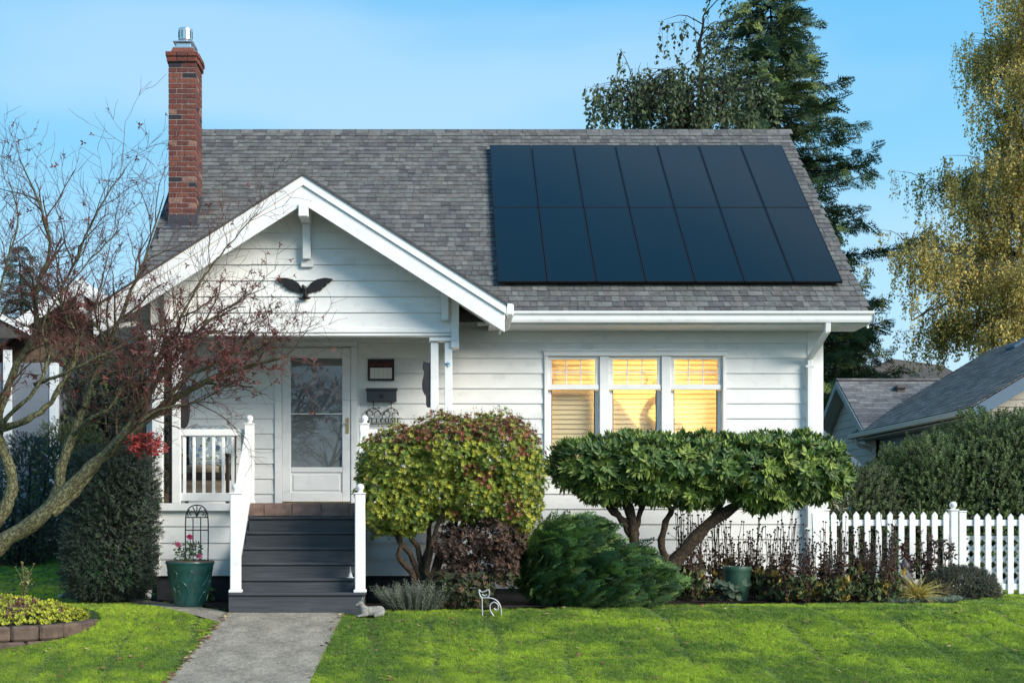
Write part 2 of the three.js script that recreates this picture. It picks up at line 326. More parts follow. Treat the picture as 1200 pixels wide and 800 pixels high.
// sheathing behind the boards, open at the window
part('sheathing', merge([span(XL, WIN.x0 + 0.03, 0.1, 3.8, -0.14, -0.004, 0), span(WIN.x1 - 0.03, XR, 0.1, 3.8, -0.14, -0.004, 0), span(WIN.x0 + 0.03, WIN.x1 - 0.03, 0.1, WIN.y0 + 0.03, -0.14, -0.004, 0), span(WIN.x0 + 0.03, WIN.x1 - 0.03, WIN.y1 - 0.03, 3.8, -0.14, -0.004, 0)]), M.siding, front);
for (let k = -1; k <= 15; k++) {
  let y1 = TOPLINE - EXP * k + 0, y0 = y1 - EXP; y1 = Math.min(y1, 3.635); if (y0 < 0.27) continue;
  const cuts = [];
  for (const o of [WIN, DOOR]) if (y1 > o.y0 && y0 < o.y1) cuts.push(o);
  let x = XL + 0.02; const seg = (a, b, ya, yb) => { if (b - a > 0.03 && yb - ya > 0.012) part('siding_board', board(a, b, a, b, ya, yb + (yb === y1 ? 0.012 : 0), 0), M.siding, front); };
  for (const o of cuts.sort((a, b) => a.x0 - b.x0)) {
    seg(x, o.x0 + 0.006, y0, y1); if (y1 > o.y1) seg(o.x0 + 0.006, o.x1 - 0.006, o.y1, y1); if (y0 < o.y0) seg(o.x0 + 0.006, o.x1 - 0.006, y0, o.y0); x = o.x1 - 0.006;
  }
  // long runs are two boards butted together
  const end = XR - 0.16;
  if (!cuts.length && k !== 4) { const j = lerp(0.6, 3.6, (k * 0.37 + 0.4) % 1); seg(x, j - 0.001, y0, y1); seg(j + 0.001, end, y0, y1); } else seg(x, end, y0, y1);
}
part('corner_board', span(XR - 0.19, XR + 0.03, 0.28, 3.62, -0.14, 0.032, 0.006), M.trim, house);
part('foundation', span(XL + 0.03, XR - 0.02, -0.4, 0.3, -7.5, -0.03, 0.01), M.foundation, house);
// side and back walls
for (const s of [0, 1]) {
  const x = s ? XR : XL, n = s ? 1 : -1, w = sub('side_wall', house), zi = -7.6;
  const core = [V(x, 0.28, -0.14), V(x, 3.85, -0.14), V(x, RIDGE_Y - 0.28, RIDGE_Z), V(x, 3.85, zi), V(x, 0.28, zi)];
  part('sheathing', hull(core, core.map(v => v.clone().add(V(-0.12 * n, 0, 0)))), M.siding, w);
  for (let k = 0; k < 34; k++) {
    const y0 = 0.28 + k * EXP, y1 = y0 + EXP, z = y => y < 3.8 ? 0 : -(y - 3.8) / 0.8295, a0 = z(y0) - 0.02, a1 = z(y1) - 0.02; if (a1 < RIDGE_Z + 0.1) break;
    const q = (y, zz, o) => V(x + o * n, y, zz);
    part('siding_board', hull([q(y0, a0, .024), q(y0, -7.6 - a0, .024), q(y1, -7.6 - a1, .006), q(y1, a1, .006)], [q(y0, a0, 0.001), q(y0, -7.6 - a0, 0.001), q(y1, -7.6 - a1, 0.001), q(y1, a1, 0.001)]), M.siding, w);
  }
}
part('rear_wall', span(XL, XR, 0.28, 3.8, -7.72, -7.6, 0.004), M.siding, house);

// ---------- main roof ----------
const roof = sub('roof', house);
const RL = -4.18, RR = 5.62, EZ = 0.6, th = 0.11;
const slopeA = Math.atan(0.8295), nY = Math.cos(slopeA), nZ = Math.sin(slopeA);
for (const q of [1, -1]) { const zc = q > 0 ? EZ : 2 * RIDGE_Z - EZ, e = x => [V(x, roofY(EZ), zc), V(x, RIDGE_Y, RIDGE_Z), V(x, RIDGE_Y - 0.14, RIDGE_Z), V(x, roofY(EZ) - 0.14, zc)]; part('roof_deck', hull(e(RL), e(RR)), M.roofBase, roof); }
// shingles: a few tones, laid in rows with random widths
const tones = [[.16, .155, .15], [.21, .205, .195], [.10, .098, .10], [.27, .265, .245], [.17, .18, .165], [.22, .20, .18], [.13, .125, .13], [.20, .21, .195], [.24, .245, .225]].map(c => lin(lerp(c[0], .175, .35) * .86, lerp(c[1], .168, .35) * .86, lerp(c[2], .158, .35) * .86));
const shingleMats = tones.map(c => std(c, { map: grainTex, bumpMap: grainBump, bumpScale: 0.003, roughness: 0.95 }));
const shingleStuff = std(lin(1, 1, 1), { map: grainTex, bumpMap: grainBump, bumpScale: 0.003, roughness: 0.95, vertexColors: true });
function shingleGeo(w, l, t) { return cbox(w, t, l, 0.002); }
const tint = (g, c) => { const n = g.attributes.position.count, a = new Float32Array(n * 3); for (let i = 0; i < n; i++) a.set([c.r, c.g, c.b], i * 3); g.setAttribute('color', new THREE.BufferAttribute(a, 3)); return g; };
{
  const sizes = [0.09, 0.115, 0.14, 0.165, 0.2].map(w => [w, shingleGeo(w - 0.003, 0.215, 0.011)]), rest = [];
  const expo = 0.138, rows = Math.ceil((EZ - RIDGE_Z) / nY / expo);
  let single300 = 0;
  const rowYZ = s => { const z = EZ + 0.02 - s * nY; return [roofY(z), z]; };
  for (let r = 0; r < rows; r++) {
    const s = r * expo; let x = RL - rr(0, 0.12) + 0.1;
    while (x < RR - 0.02) {
      let [w, geo] = pick(sizes); if (x + w > RR + 0.02) { w = RR + 0.02 - x; if (w < 0.05) break; geo = null; }
      if (x < RL - 0.02) { x += w; continue; }
      const cx = x + w / 2; x += w;
      const [y, z] = rowYZ(s + 0.085 + rr(-0.004, 0.004));
      if (y > RIDGE_Y - 0.03) continue;
      if (porchY(cx) > y + 0.02 && cx < 0.75) continue;
      const lift = 0.013 + rr(0, 0.004), tilt = 0.085 + rr(-0.012, 0.022), c = Math.floor(rnd() * tones.length);
      const hiddenByPanel = cx > 0.8 && cx < 5.3 && z < -0.05 && z > -3.25;
      const m = new THREE.Matrix4().makeRotationX(slopeA - tilt).setPosition(cx, y + nY * lift, z + nZ * lift);
      if (single300 < 300 && r < 9 && cx > 0.6 && !hiddenByPanel) {
        single300++; const me = part('shingle', geo || shingleGeo(w - 0.003, 0.215, 0.011), shingleMats[c], roof); me.applyMatrix4(m);
      } else rest.push(tint((geo || shingleGeo(w - 0.003, 0.215, 0.011)).clone().applyMatrix4(m), tones[c]));
    }
  }
  // ridge caps
  for (let x = RL; x < RR - 0.1; x += 0.21) for (const s of [1, -1]) rest.push(tint(cbox(0.23, 0.012, 0.17, 0.002).applyMatrix4(new THREE.Matrix4().makeRotationX(s * slopeA).setPosition(x + 0.115, RIDGE_Y + 0.022 - 0.055, RIDGE_Z + s * 0.062 )), pick(tones)));
  // porch roof slopes
  const pa = Math.atan(PS);
  for (const s of [-1, 1]) for (let r = 0; r < 20; r++) { const d = 2.5 - (r + 0.5) * expo * Math.cos(pa); if (d < 0.05) break; if (s > 0 && r === 0) continue;
    let z = 2.06; while (z > -1.1) { const w = pick([0.16, 0.19, 0.22, 0.27]), xx = PA + s * d; z -= w; if (roofY(z + w / 2) > porchY(xx) + 0.04) break;
      const g = cbox(0.215, 0.011, w - 0.003, 0.002).applyMatrix4(new THREE.Matrix4().makeRotationZ(-s * (pa - 0.06)).setPosition(xx + s * 0.016 * Math.sin(pa), porchY(xx) + 0.02, z + w / 2)); rest.push(tint(g, pick(tones))); } }
  const o = part('shingle_field', mergeGeometries(rest), shingleStuff, roof); o.userData = { kind: 'stuff' };
}
// eave: soffit, fascia and gutter
part('soffit', span(0.6, RR - 0.02, 3.60, 3.625, 0.0, EZ - 0.03, 0.003), M.soffit, house);
part('fascia', span(0.45, RR - 0.01, 3.60, 3.765, EZ - 0.03, EZ - 0.004, 0.003), M.trim, house);
{
  const pr = [[0, 0], [0.075, 0], [0.085, 0.03], [0.085, 0.085], [0.11, 0.115], [0.11, 0.145], [0.104, 0.145], [0.104, 0.118], [0.078, 0.09], [0.078, 0.008], [0.006, 0.008], [0.006, 0.145], [0, 0.145]];
  const g = extrude(pr, RR + 0.03 - 0.72, 0).rotateY(-Math.PI / 2);   // profile now in z (x->z), length along -x
  const gut = part('gutter', planar(g.translate(RR + 0.03, 3.628, EZ)), M.gutter, house);
  part('end_cap', span(RR + 0.0302, RR + 0.034, 3.628, 3.77, EZ, EZ + 0.108, 0.001), M.gutter, gut);
}
// rake boards and their brackets at the two ends of the main roof
for (const [x, n] of [[RR, 1], [RL, -1]]) for (const s of [1, -1]) {
  const zc = z => s > 0 ? z : 2 * RIDGE_Z - z, o = 0.024 * n, pts = xx => [V(xx, roofY(EZ) - 0.02, zc(EZ)), V(xx, RIDGE_Y - 0.02, RIDGE_Z), V(xx, RIDGE_Y - 0.25, RIDGE_Z), V(xx, roofY(EZ) - 0.22, zc(EZ))];
  part('bargeboard', hull(pts(x - 0.03 * n), pts(x - 0.03 * n + o)), M.trim, house);
}
function bracket(parent, dir, at) {                        // knee brace in the plane across the overhang
  const g = merge([cbox(0.09, 0.09, 0.62, 0.006).translate(0, 0, 0.26), cbox(0.09, 0.55, 0.07, 0.006).translate(0, -0.26, 0.02), cbox(0.07, 0.62, 0.07, 0.006).rotateX(0.82).translate(0, -0.24, 0.25)]);
  const m = part('bracket', g, M.trim, parent, at); m.rotation.y = dir; return m;
}
bracket(house, Math.PI / 2, [XR + 0.0, roofY(-0.25) - 0.32, -0.25]); bracket(house, Math.PI / 2, [XR, RIDGE_Y - 0.4, RIDGE_Z]);
part('outlook_beam', cbox(0.4, 0.12, 0.09, 0.005), M.trim, house, [XR + 0.26, roofY(0.3) - 0.33, 0.3]);
// downspout at the far corner
{
  const z = 0.085, bx = PX(949, z), seg = (a, b, w = 0.075) => { const d = b.clone().sub(a), g = cbox(w, d.length() + 0.03, 0.06, 0.01); g.applyQuaternion(new THREE.Quaternion().setFromUnitVectors(V(0, 1, 0), d.clone().normalize())); const c = a.clone().add(b).multiplyScalar(0.5); return g.translate(c.x, c.y, c.z); };
  const t = P(966, 380, 0.64);
  const d = part('downspout', merge([seg(V(bx + 0.09, 3.63, 0.64), V(bx + 0.09, 3.52, 0.62)), seg(V(bx + 0.09, 3.52, 0.62), V(bx, 3.22, z)), seg(V(bx, 3.22, z), V(bx, 0.18, z)), seg(V(bx, 0.18, z), V(bx - 0.02, 0.1, 0.26))]), M.gutter, house);
  for (const y of [0.9, 2.2, 3.1]) part('strap', span(bx - 0.06, bx + 0.06, y, y + 0.03, 0.05, 0.119, 0.002), M.gutter, d);
}

// ---------- porch roof and gable ----------
const ZB = 2.05;                                           // plane of the bargeboards
{
  const porch = sub('porch_roof', house), t = 0.1;
  for (const [s, hw] of [[1, 2.42], [-1, 2.52]]) {
    const xe = PA + s * hw, ye = PAY - PS * hw, back = 0.5;
    const yb = (x, k) => PAY - PS * Math.abs(x - PA) - k, zEnd = x => (4.278 - yb(x, 0)) / 0.8295 - 0.05;
    const F1 = [V(PA, PAY, ZB), V(xe, ye, ZB), V(xe, ye - 0.1, ZB), V(PA, PAY - 0.1, ZB)], B1 = [V(PA, PAY, zEnd(PA)), V(xe, ye, s > 0 ? EZ + 0.04 : 0.1), V(xe, ye - 0.1, s > 0 ? EZ + 0.04 : 0.1), V(PA, PAY - 0.1, zEnd(PA))];
    part('roof_deck', s > 0 ? hull(F1, B1) : hull(B1, F1), M.roofBase, porch);
    // soffit boards under the overhang in front of the gable
    const S1 = z => [V(PA, PAY - 0.105, z), V(xe - s * 0.03, ye + s * 0 - 0.105 + 0.03 * PS, z), V(xe - s * 0.03, ye - 0.125 + 0.03 * PS, z), V(PA, PAY - 0.125, z)];
    part('soffit', s > 0 ? hull(S1(ZB - 0.03), S1(s > 0 ? 0.64 : 0.1)) : hull(S1(0.1), S1(ZB - 0.03)), M.soffit, porch);
    // bargeboard: a broad board with a narrow one along its top edge
    const strip = (a, b, z0, z1, ex) => { const e = xe + s * ex, y2 = PAY - PS * Math.abs(e - PA); const q = z => [V(PA, PAY - a, z), V(e, y2 - a, z), V(e, y2 - b, z), V(PA, PAY - b, z)]; return s > 0 ? hull(q(z1), q(z0)) : hull(q(z0), q(z1)); };
    part('bargeboard', strip(0.02, 0.335, ZB, ZB + 0.03, 0.02), M.trim, porch);
    part('barge_moulding', strip(-0.005, 0.11, ZB + 0.0305, ZB + 0.055, 0.03), M.trim, porch);
    part('shingle_edge', strip(-0.035, -0.006, ZB - 0.02, ZB + 0.075, 0.05), shingleMats[2], porch);
    // eave fascia running back
    part('fascia', span(Math.min(xe, xe + s * 0.025), Math.max(xe, xe + s * 0.025), ye - 0.19, ye - 0.015, s > 0 ? EZ + 0.14 : -0.2, ZB - 0.002, 0.003), M.trim, porch);
  }
  // porch gutter on the open side and its stub beside the main gutter
  part('gutter', span(PA - 2.655, PA - 2.55, PAY - PS * 2.52 - 0.15, PAY - PS * 2.52 - 0.02, -0.2, ZB - 0.01, 0.02), M.gutter, porch);
  part('gutter', span(PA + 2.45, PA + 2.55, PAY - PS * 2.42 - 0.15, PAY - PS * 2.42 + 0.0, EZ + 0.14, ZB + 0.02, 0.02), M.gutter, porch);
}
const gable = sub('porch_gable', house);
const GL = -3.62, GR = 0.16, GY = PY(385, ZP);
{
  const under = x => porchY(x) - 0.13, body = z => [V(GL, GY - 0.06, z), V(GR, GY - 0.06, z), V(GR, under(GR), z), V(PA, under(PA), z), V(GL, under(GL), z)];
  part('sheathing', hull(body(ZP), body(ZP - 0.1)), M.siding, gable);
  for (let k = 0; k < 9; k++) {
    const y0 = GY + k * 0.199, y1 = Math.min(y0 + 0.199, under(PA) - 0.01); if (y1 - y0 < 0.02) break;
    const xr = y => Math.min(GR - 0.06, PA + (PAY - 0.135 - y) / PS), xl = y => Math.max(GL + 0.06, PA - (PAY - 0.135 - y) / PS);
    part('siding_board', board(xl(y0), xr(y0), xl(y1), xr(y1), y0, y1, ZP), M.siding, gable);
  }
  part('corner_board', span(GR - 0.07, GR + 0.03, GY - 0.24, under(GR), ZP - 0.13, ZP + 0.034, 0.005), M.trim, gable);
  part('corner_board', span(GL - 0.03, GL + 0.07, GY, under(GL), ZP - 0.13, ZP + 0.034, 0.005), M.trim, gable);
  part('frieze', span(GL + 0.071, GR - 0.071, GY - 0.055, GY + 0.004, ZP - 0.005, ZP + 0.045, 0.005), M.trim, gable);
  part('frieze', span(GL + 0.071, GR - 0.071, GY - 0.095, GY - 0.057, ZP - 0.12, ZP + 0.03, 0.005), M.trim, gable);
  // side walls of the gable attic down to the beam
  for (const x of [GL, GR - 0.1]) part('side_beam', span(x + 0.004, x + 0.096, GY - 0.09, under(GR) - 0.02, 0.03, ZP - 0.131, 0.004), M.siding, gable);
  // purlin ends that carry the overhang
  part('purlin_end', span(PA - 0.06, PA + 0.06, PAY - 0.49, PAY - 0.34, ZP + 0.02, ZB + 0.06, 0.008), M.trim, gable);
  part('brace', span(PA - 0.05, PA + 0.05, PAY - 0.93, PAY - 0.49, ZP + 0.02, ZP + 0.13, 0.008), M.trim, gable);
  part('brace_pad', span(PA - 0.075, PA + 0.075, PAY - 1.02, PAY - 0.932, ZP + 0.015, ZP + 0.06, 0.006), M.trim, gable);
  for (const x of [0.015, -3.42]) {
    part('purlin_end', span(x - 0.055, x + 0.055, 3.86, 3.965, ZP + 0.02, ZB - 0.01, 0.008), M.trim, gable);
    part('brace', span(x - 0.045, x + 0.045, 3.50, 3.858, ZP + 0.035, ZP + 0.13, 0.008), M.trim, gable);
  }
}
part('porch_ceiling', span(XL + 0.06, GR - 0.1, 3.556, 3.58, 0.03, ZP - 0.132, 0.002), M.soffit, house);
// posts in pairs with a shared cap
const posts = [[PX(177.5, ZP), PX(190, ZP)], [PX(201, ZP), PX(211, ZP)], [PX(504.5, ZP), PX(513.7, ZP)], [PX(521, ZP), PX(530, ZP)]];
for (const [a, b] of posts) part('porch_post', span(a, b, FLOOR + 0.001, PY(400, ZP), ZP - 0.1, ZP - 0.002, 0.006), M.trim, house);
part('post_cap', span(PX(503, ZP), PX(535, ZP), PY(400, ZP) + 0.001, PY(395.5, ZP), ZP - 0.12, ZP + 0.04, 0.004), M.trim, house);
part('post_cap', span(PX(174, ZP), PX(214, ZP), PY(400, ZP) + 0.001, PY(395.5, ZP), ZP - 0.12, ZP + 0.04, 0.004), M.trim, house);

// ---------- porch floor and skirt ----------
const SL = -2.46, SR = -1.0;                               // opening of the steps
part('porch_fascia', span(XL - 0.06, SL - 0.002, FLOOR - 0.09, FLOOR + 0.004, ZP + 0.0305, ZP + 0.05, 0.004), M.trim, house);
part('porch_fascia', span(SR + 0.002, GR + 0.03, FLOOR - 0.09, FLOOR + 0.004, ZP + 0.0305, ZP + 0.05, 0.004), M.trim, house);
part('porch_floor', span(XL - 0.05, GR + 0.02, FLOOR - 0.07, FLOOR, 0.03, ZP + 0.03, 0.006), M.deck, house);
{
  const skirt = sub('porch_skirt', house), top = FLOOR - 0.075;
  part('sheathing', merge([span(XL - 0.04, GR - 0.02, 0.34, top, ZP - 0.12, ZP - 0.03, 0), span(GR - 0.12, GR - 0.02, 0.34, top, 0.03, ZP - 0.121, 0), span(XL - 0.04, XL + 0.06, 0.34, top, 0.03, ZP - 0.121, 0)]), M.siding, skirt);
  for (const [l, r] of [[XL + 0.06, SL + 0.02], [SR - 0.02, GR - 0.05]]) {
    let y = 0.335; const lines = [0.335, 0.335 + 0.206, 0.335 + 0.412, 0.335 + 0.618, top - 0.03];
    for (let k = 0; k < 4; k++) part('siding_board', board(l, r, l, r, lines[k], lines[k + 1] + 0.005, ZP - 0.03), M.siding, skirt);
    part('water_table', span(l - 0.05, r + 0.02, top - 0.028, top + 0.002, ZP - 0.03, ZP + 0.02, 0.004), M.trim, skirt);
  }
  for (let k = 0; k < 4; k++) { const y = 0.335 + k * 0.206, q = (yy, z, o) => V(GR - 0.02 + o, yy, z); part('siding_board', hull([q(y, ZP - 0.05, .024), q(y, 0.03, .024), q(y + .206, 0.03, .006), q(y + .206, ZP - 0.05, .006)], [q(y, ZP - 0.05, .001), q(y, 0.03, .001), q(y + .206, 0.03, .001), q(y + .206, ZP - 0.05, .001)]), M.siding, skirt); }
  part('corner_board', span(XL - 0.05, XL + 0.06, 0.33, top - 0.03, ZP - 0.06, ZP + 0.004, 0.004), M.trim, skirt);
  part('corner_board', span(GR - 0.05, GR + 0.03, 0.33, top - 0.03, ZP - 0.06, ZP + 0.004, 0.004), M.trim, skirt);
  part('foundation', span(XL, GR - 0.06, -0.3, 0.34, 0, ZP - 0.07, 0.01), M.foundation, skirt);
}
{ const x = PX(172.5, ZP); const d = part('downspout', merge([span(x - 0.035, x + 0.035, 0.2, 3.35, ZP - 0.16, ZP - 0.1, 0.01), cbox(0.07, 0.2, 0.06, 0.01).rotateX(-0.7).translate(x, 0.14, ZP - 0.08), cbox(0.07, 0.06, 0.7, 0.01).rotateX(0).rotateY(-0.6).rotateZ(0.35).translate(x - 0.25, 3.46, ZP - 0.02)]), M.gutter, house); }

// ---------- steps ----------
const steps = sub('porch_steps', house);
{
  const nose = [[0.206, 3.2], [0.358, 2.93], [0.532, 2.66], [0.706, 2.39], [0.887, 2.12], [1.068, 1.85]];
  nose.forEach(([y, z], k) => {
    const wide = k === 0, l = wide ? -2.437 : -2.40, r = wide ? -0.886 : -1.02, back = k < 5 ? nose[k + 1][1] + 0.0 : ZP + 0.03, prev = k ? nose[k - 1][0] : 0.0;
    part('tread', span(l, r, y - 0.035, y, back - 0.06, z, 0.01), M.deck, steps);
    part('riser', span(l + 0.004, r - 0.004, prev - (k ? 0.034 : 0.06), y - 0.036, z - 0.055, z - 0.026, 0.002), M.deck, steps);
  });
  for (const x of [-2.43, -1.02]) part('stringer', hull([V(x, 0.0, 3.12), V(x, 0.17, 3.12), V(x, 1.02, ZP), V(x, 0.0, ZP)], [V(x + 0.035, 0.0, 3.12), V(x + 0.035, 0.17, 3.12), V(x + 0.035, 1.02, ZP), V(x + 0.035, 0.0, ZP)]), M.deck, steps);
  const edges = [SL, PX(309.5, ZP), PX(342.5, ZP), PX(376.5, ZP), PX(409.5, ZP), SR];
  for (let k = 0; k < 5; k++) part('tile', span(edges[k] + 0.003, edges[k + 1] - 0.003, PY(604.5, ZP), FLOOR + 0.008, ZP + 0.0305, ZP + 0.045, 0.004), M.tile, steps);
}
// ---------- railings ----------
function newel(parent, x, z, y0, y1, w = 0.115) {
  const n = sub('newel_post', parent);
  part('post', span(x - w / 2, x + w / 2, y0, y1 - 0.1, z - w / 2, z + w / 2, 0.008), M.trim, n);
  part('collar', span(x - w * 0.58, x + w * 0.58, y1 - 0.1, y1 - 0.085, z - w * 0.58, z + w * 0.58, 0.004), M.trim, n);
  part('ball', new THREE.LatheGeometry([[0.001, 0.1], [0.018, 0.097], [0.036, 0.085], [0.045, 0.068], [0.047, 0.055], [0.042, 0.036], [0.03, 0.022], [0.026, 0.012], [0.036, 0.004], [0.038, -0.004]].map(p => new THREE.Vector2(...p)), 20).translate(x, y1 - 0.08, z), M.trim, n);
  part('foot', span(x - w * 0.62, x + w * 0.62, y0, y0 + 0.03, z - w * 0.62, z + w * 0.62, 0.004), M.trim, n);
}
{
  const ZR = ZP - 0.06;
  const rl = sub('porch_railing', house), top = PY(503, ZR), b0 = PX(211, ZR), b1 = SL - 0.02;
  part('top_rail', span(b0, b1, top - 0.085, top, ZR - 0.04, ZR + 0.04, 0.008), M.trim, rl);
  part('bottom_rail', span(b0, b1, FLOOR + 0.03, FLOOR + 0.135, ZR - 0.035, ZR + 0.035, 0.006), M.trim, rl);
  for (const px of [216, 227.2, 238.6, 250, 261.4, 272.6, 284]) part('baluster', span(PX(px, ZR) - 0.018, PX(px, ZR) + 0.018, FLOOR + 0.1355, top - 0.0855, ZR - 0.018, ZR + 0.018, 0.003), M.trim, rl);
  const r2 = sub('porch_railing', house), c0 = SR + 0.07, c1 = posts[2][0];
  part('top_rail', span(c0, c1, top - 0.085, top, ZR - 0.04, ZR + 0.04, 0.008), M.trim, r2);
  part('bottom_rail', span(c0, c1, FLOOR + 0.03, FLOOR + 0.135, ZR - 0.035, ZR + 0.035, 0.006), M.trim, r2);
  for (let x = c0 + 0.06; x < c1 - 0.03; x += 0.12) part('baluster', span(x - 0.018, x + 0.018, FLOOR + 0.1355, top - 0.0855, ZR - 0.018, ZR + 0.018, 0.003), M.trim, r2);
  const zl = 3.08;
  for (const [xu, xl] of [[SL + 0.035, PX(276, zl)], [SR + 0.01, PX(422, zl)]]) {
    const s = sub('stair_railing', house);
    newel(s, xu, ZP - 0.02, FLOOR + 0.001, PY(488, ZP)); newel(s, xl, zl, 0.207, PY(568.5, zl), 0.115);
    const a = V(xu, PY(505, ZP), ZP + 0.03), b = V(xl, PY(586, zl), zl - 0.05), h = 0.5, n = 9;
    const beam = (p, q, w, t) => { const r = new THREE.Vector3(w / 2, 0, 0), u = V(0, t, 0), A = [p.clone().sub(r), p.clone().add(r), p.clone().add(r).sub(u), p.clone().sub(r).sub(u)], B = [q.clone().sub(r), q.clone().add(r), q.clone().add(r).sub(u), q.clone().sub(r).sub(u)]; return hull(A, B); };
    part('top_rail', beam(b, a, 0.085, 0.075), M.trim, s);
    const low = v => v.clone().add(V(0, -0.72, 0));
    part('bottom_rail', beam(low(b), low(a), 0.07, 0.07), M.trim, s);
    for (let k = 1; k < n; k++) { const p = a.clone().lerp(b, k / n); part('baluster', span(p.x - 0.018, p.x + 0.018, p.y - 0.73, p.y - 0.07, p.z - 0.018, p.z + 0.018, 0.003), M.trim, s); }
  }
}
// ---------- chimney ----------
{
  const ch = sub('chimney', house), z0 = -1.24, z1 = -1.76, x0 = -4.007, x1 = -3.61, W = x1 - x0, Dp = z0 - z1;
  const top = 7.69, c = 0.0757;
  part('mortar_core', span(x0 + 0.006, x1 - 0.006, 3.4, top - 0.01, z1 + 0.006, z0 - 0.006, 0), M.mortar, ch);
  part('chimney_base', span(x0 + 0.003, x1 - 0.003, 0, 3.4, z1 + 0.003, z0 - 0.003, 0.01), std(lin(.2, .075, .05), { map: brickTex }), ch);
  const cols = [[.20, .062, .045], [.155, .052, .045], [.24, .085, .06], [.035, .033, .045], [.32, .18, .14], [.18, .065, .05], [.12, .048, .045]].map(a => std(lin(...a), { map: brickTex, bumpMap: grainBump, bumpScale: 0.003, roughness: 0.9 }));
  const choose = () => { const r = rnd(); return cols[r < .3 ? 0 : r < .5 ? 1 : r < .62 ? 2 : r < .68 ? 3 : r < .77 ? 4 : r < .9 ? 5 : 6]; };
  const cache = {}; const bg = (w, d) => cache[w.toFixed(3) + d.toFixed(3)] ??= cbox(w, c - 0.011, d, 0.004);
  const b = 0.095, L = (W - 0.01) / 2;
  for (let k = 0; top - (k + 0.5) * c > 4.05; k++) {
    const y = top - (k + 0.5) * c, o = k % 2;
    const put = (xa, xb, za, zb) => { const m = part('brick', bg(xb - xa, zb - za), choose(), ch, [(xa + xb) / 2 + rr(-.001, .001), y, (za + zb) / 2 + rr(-.001, .001)]); };
    // front and back faces, then the flanks
    if (o) { put(x0, x0 + L * 0.58, z0 - b, z0); put(x0 + L * 0.58 + 0.01, x0 + L * 1.46, z0 - b, z0); put(x0 + L * 1.46 + 0.01, x1, z0 - b, z0); }
    else { put(x0, x0 + L, z0 - b, z0); put(x0 + L + 0.01, x1, z0 - b, z0); }
    const m = lerp(z1, z0 - b, o ? 0.38 : 0.56);
    put(x1 - b, x1, m + 0.005, z0 - b - 0.01); put(x1 - b, x1, z1, m - 0.005);
    if (k < 26) { put(x0, x0 + b, m + 0.005, z0 - b - 0.01); put(x0, x0 + b, z1, m - 0.005); }
  }
  for (const [e, y, h] of [[0.03, 7.69, 0.075], [0.045, 7.765, 0.075]]) {
    const n = 3, w = (W + e * 2 - 0.01) / n;
    for (let k = 0; k < n; k++) for (const zf of [z0 + e - b / 2, z1 - e + b / 2]) part('brick', cbox(w - 0.01, h - 0.008, b, 0.006), cols[k % 2], ch, [x0 - e + w * (k + 0.5) + 0.005, y + h / 2, zf]);
    for (const xf of [x0 - e + b / 2, x1 + e - b / 2]) for (let k = 0; k < 2; k++) part('brick', cbox(b, h - 0.008, (Dp + 2 * e - 2 * b) / 2 - 0.01, 0.006), cols[1 + k], ch, [xf, y + h / 2, z1 - e + b + (Dp + 2 * e - 2 * b) * (k + 0.5) / 2]);
    part('mortar_core', span(x0 - e + 0.02, x1 + e - 0.02, y, y + h - 0.006, z1 - e + 0.02, z0 + e - 0.02, 0), M.mortar, ch);
  }
  const cx = (x0 + x1) / 2, cz = (z0 + z1) / 2;
  part('crown', hull([V(x0 + 0.02, 7.838, z0 - 0.02), V(x1 - 0.02, 7.838, z0 - 0.02), V(x1 - 0.05, 7.92, z0 - 0.06), V(x0 + 0.05, 7.92, z0 - 0.06)], [V(x0 + 0.02, 7.838, z1 + 0.02), V(x1 - 0.02, 7.838, z1 + 0.02), V(x1 - 0.05, 7.92, z1 + 0.06), V(x0 + 0.05, 7.92, z1 + 0.06)]), cols[2], ch);
  part('flue_pan', merge([span(x0 + 0.05, x1 - 0.05, 7.921, 7.94, z1 + 0.06, z0 - 0.06, 0.004), span(x0 + 0.09, x1 - 0.09, 7.941, 8.01, z1 + 0.1, z0 - 0.1, 0.01), span(x0 + 0.05, x1 - 0.05, 8.011, 8.028, z1 + 0.06, z0 - 0.06, 0.004)]), M.steel, ch);
  part('flue_pipe', new THREE.CylinderGeometry(0.07, 0.075, 0.06, 20).translate(cx, 8.05, cz), M.steel, ch);
  const cap = part('flue_cap', new THREE.LatheGeometry([[0.06, 0], [0.1, 0.008], [0.102, 0.03], [0.1, 0.03], [0.1, 0.155], [0.104, 0.158], [0.104, 0.182], [0.09, 0.19], [0.001, 0.196]].map(p => new THREE.Vector2(...p)), 28).translate(cx, 8.075, cz), M.steel, ch);
  for (let k = 0; k < 10; k++) { const a = k / 10 * 6.283; part('louvre', cbox(0.012, 0.11, 0.006, 0.001).rotateY(Math.PI / 2 - a).translate(cx + Math.cos(a) * 0.103, 8.17, cz + Math.sin(a) * 0.103), M.black, cap.parent); }
  part('flashing', span(x0 - 0.008, x1 + 0.008, roofY(z0) - 0.1, roofY(z0) + 0.16, z0 + 0.001, z0 + 0.008, 0.001), M.lead, ch);
  part('flashing', hull([V(x0 - 0.06, roofY(z0 + 0.16) + 0.026, z0 + 0.16), V(x1 + 0.06, roofY(z0 + 0.16) + 0.026, z0 + 0.16), V(x1 + 0.06, roofY(z0) + 0.03, z0 + 0.008), V(x0 - 0.06, roofY(z0) + 0.03, z0 + 0.008)], [V(x0 - 0.06, roofY(z0 + 0.16) + 0.02, z0 + 0.16), V(x1 + 0.06, roofY(z0 + 0.16) + 0.02, z0 + 0.16), V(x1 + 0.06, roofY(z0) + 0.024, z0 + 0.008), V(x0 - 0.06, roofY(z0) + 0.024, z0 + 0.008)]), M.lead, ch);
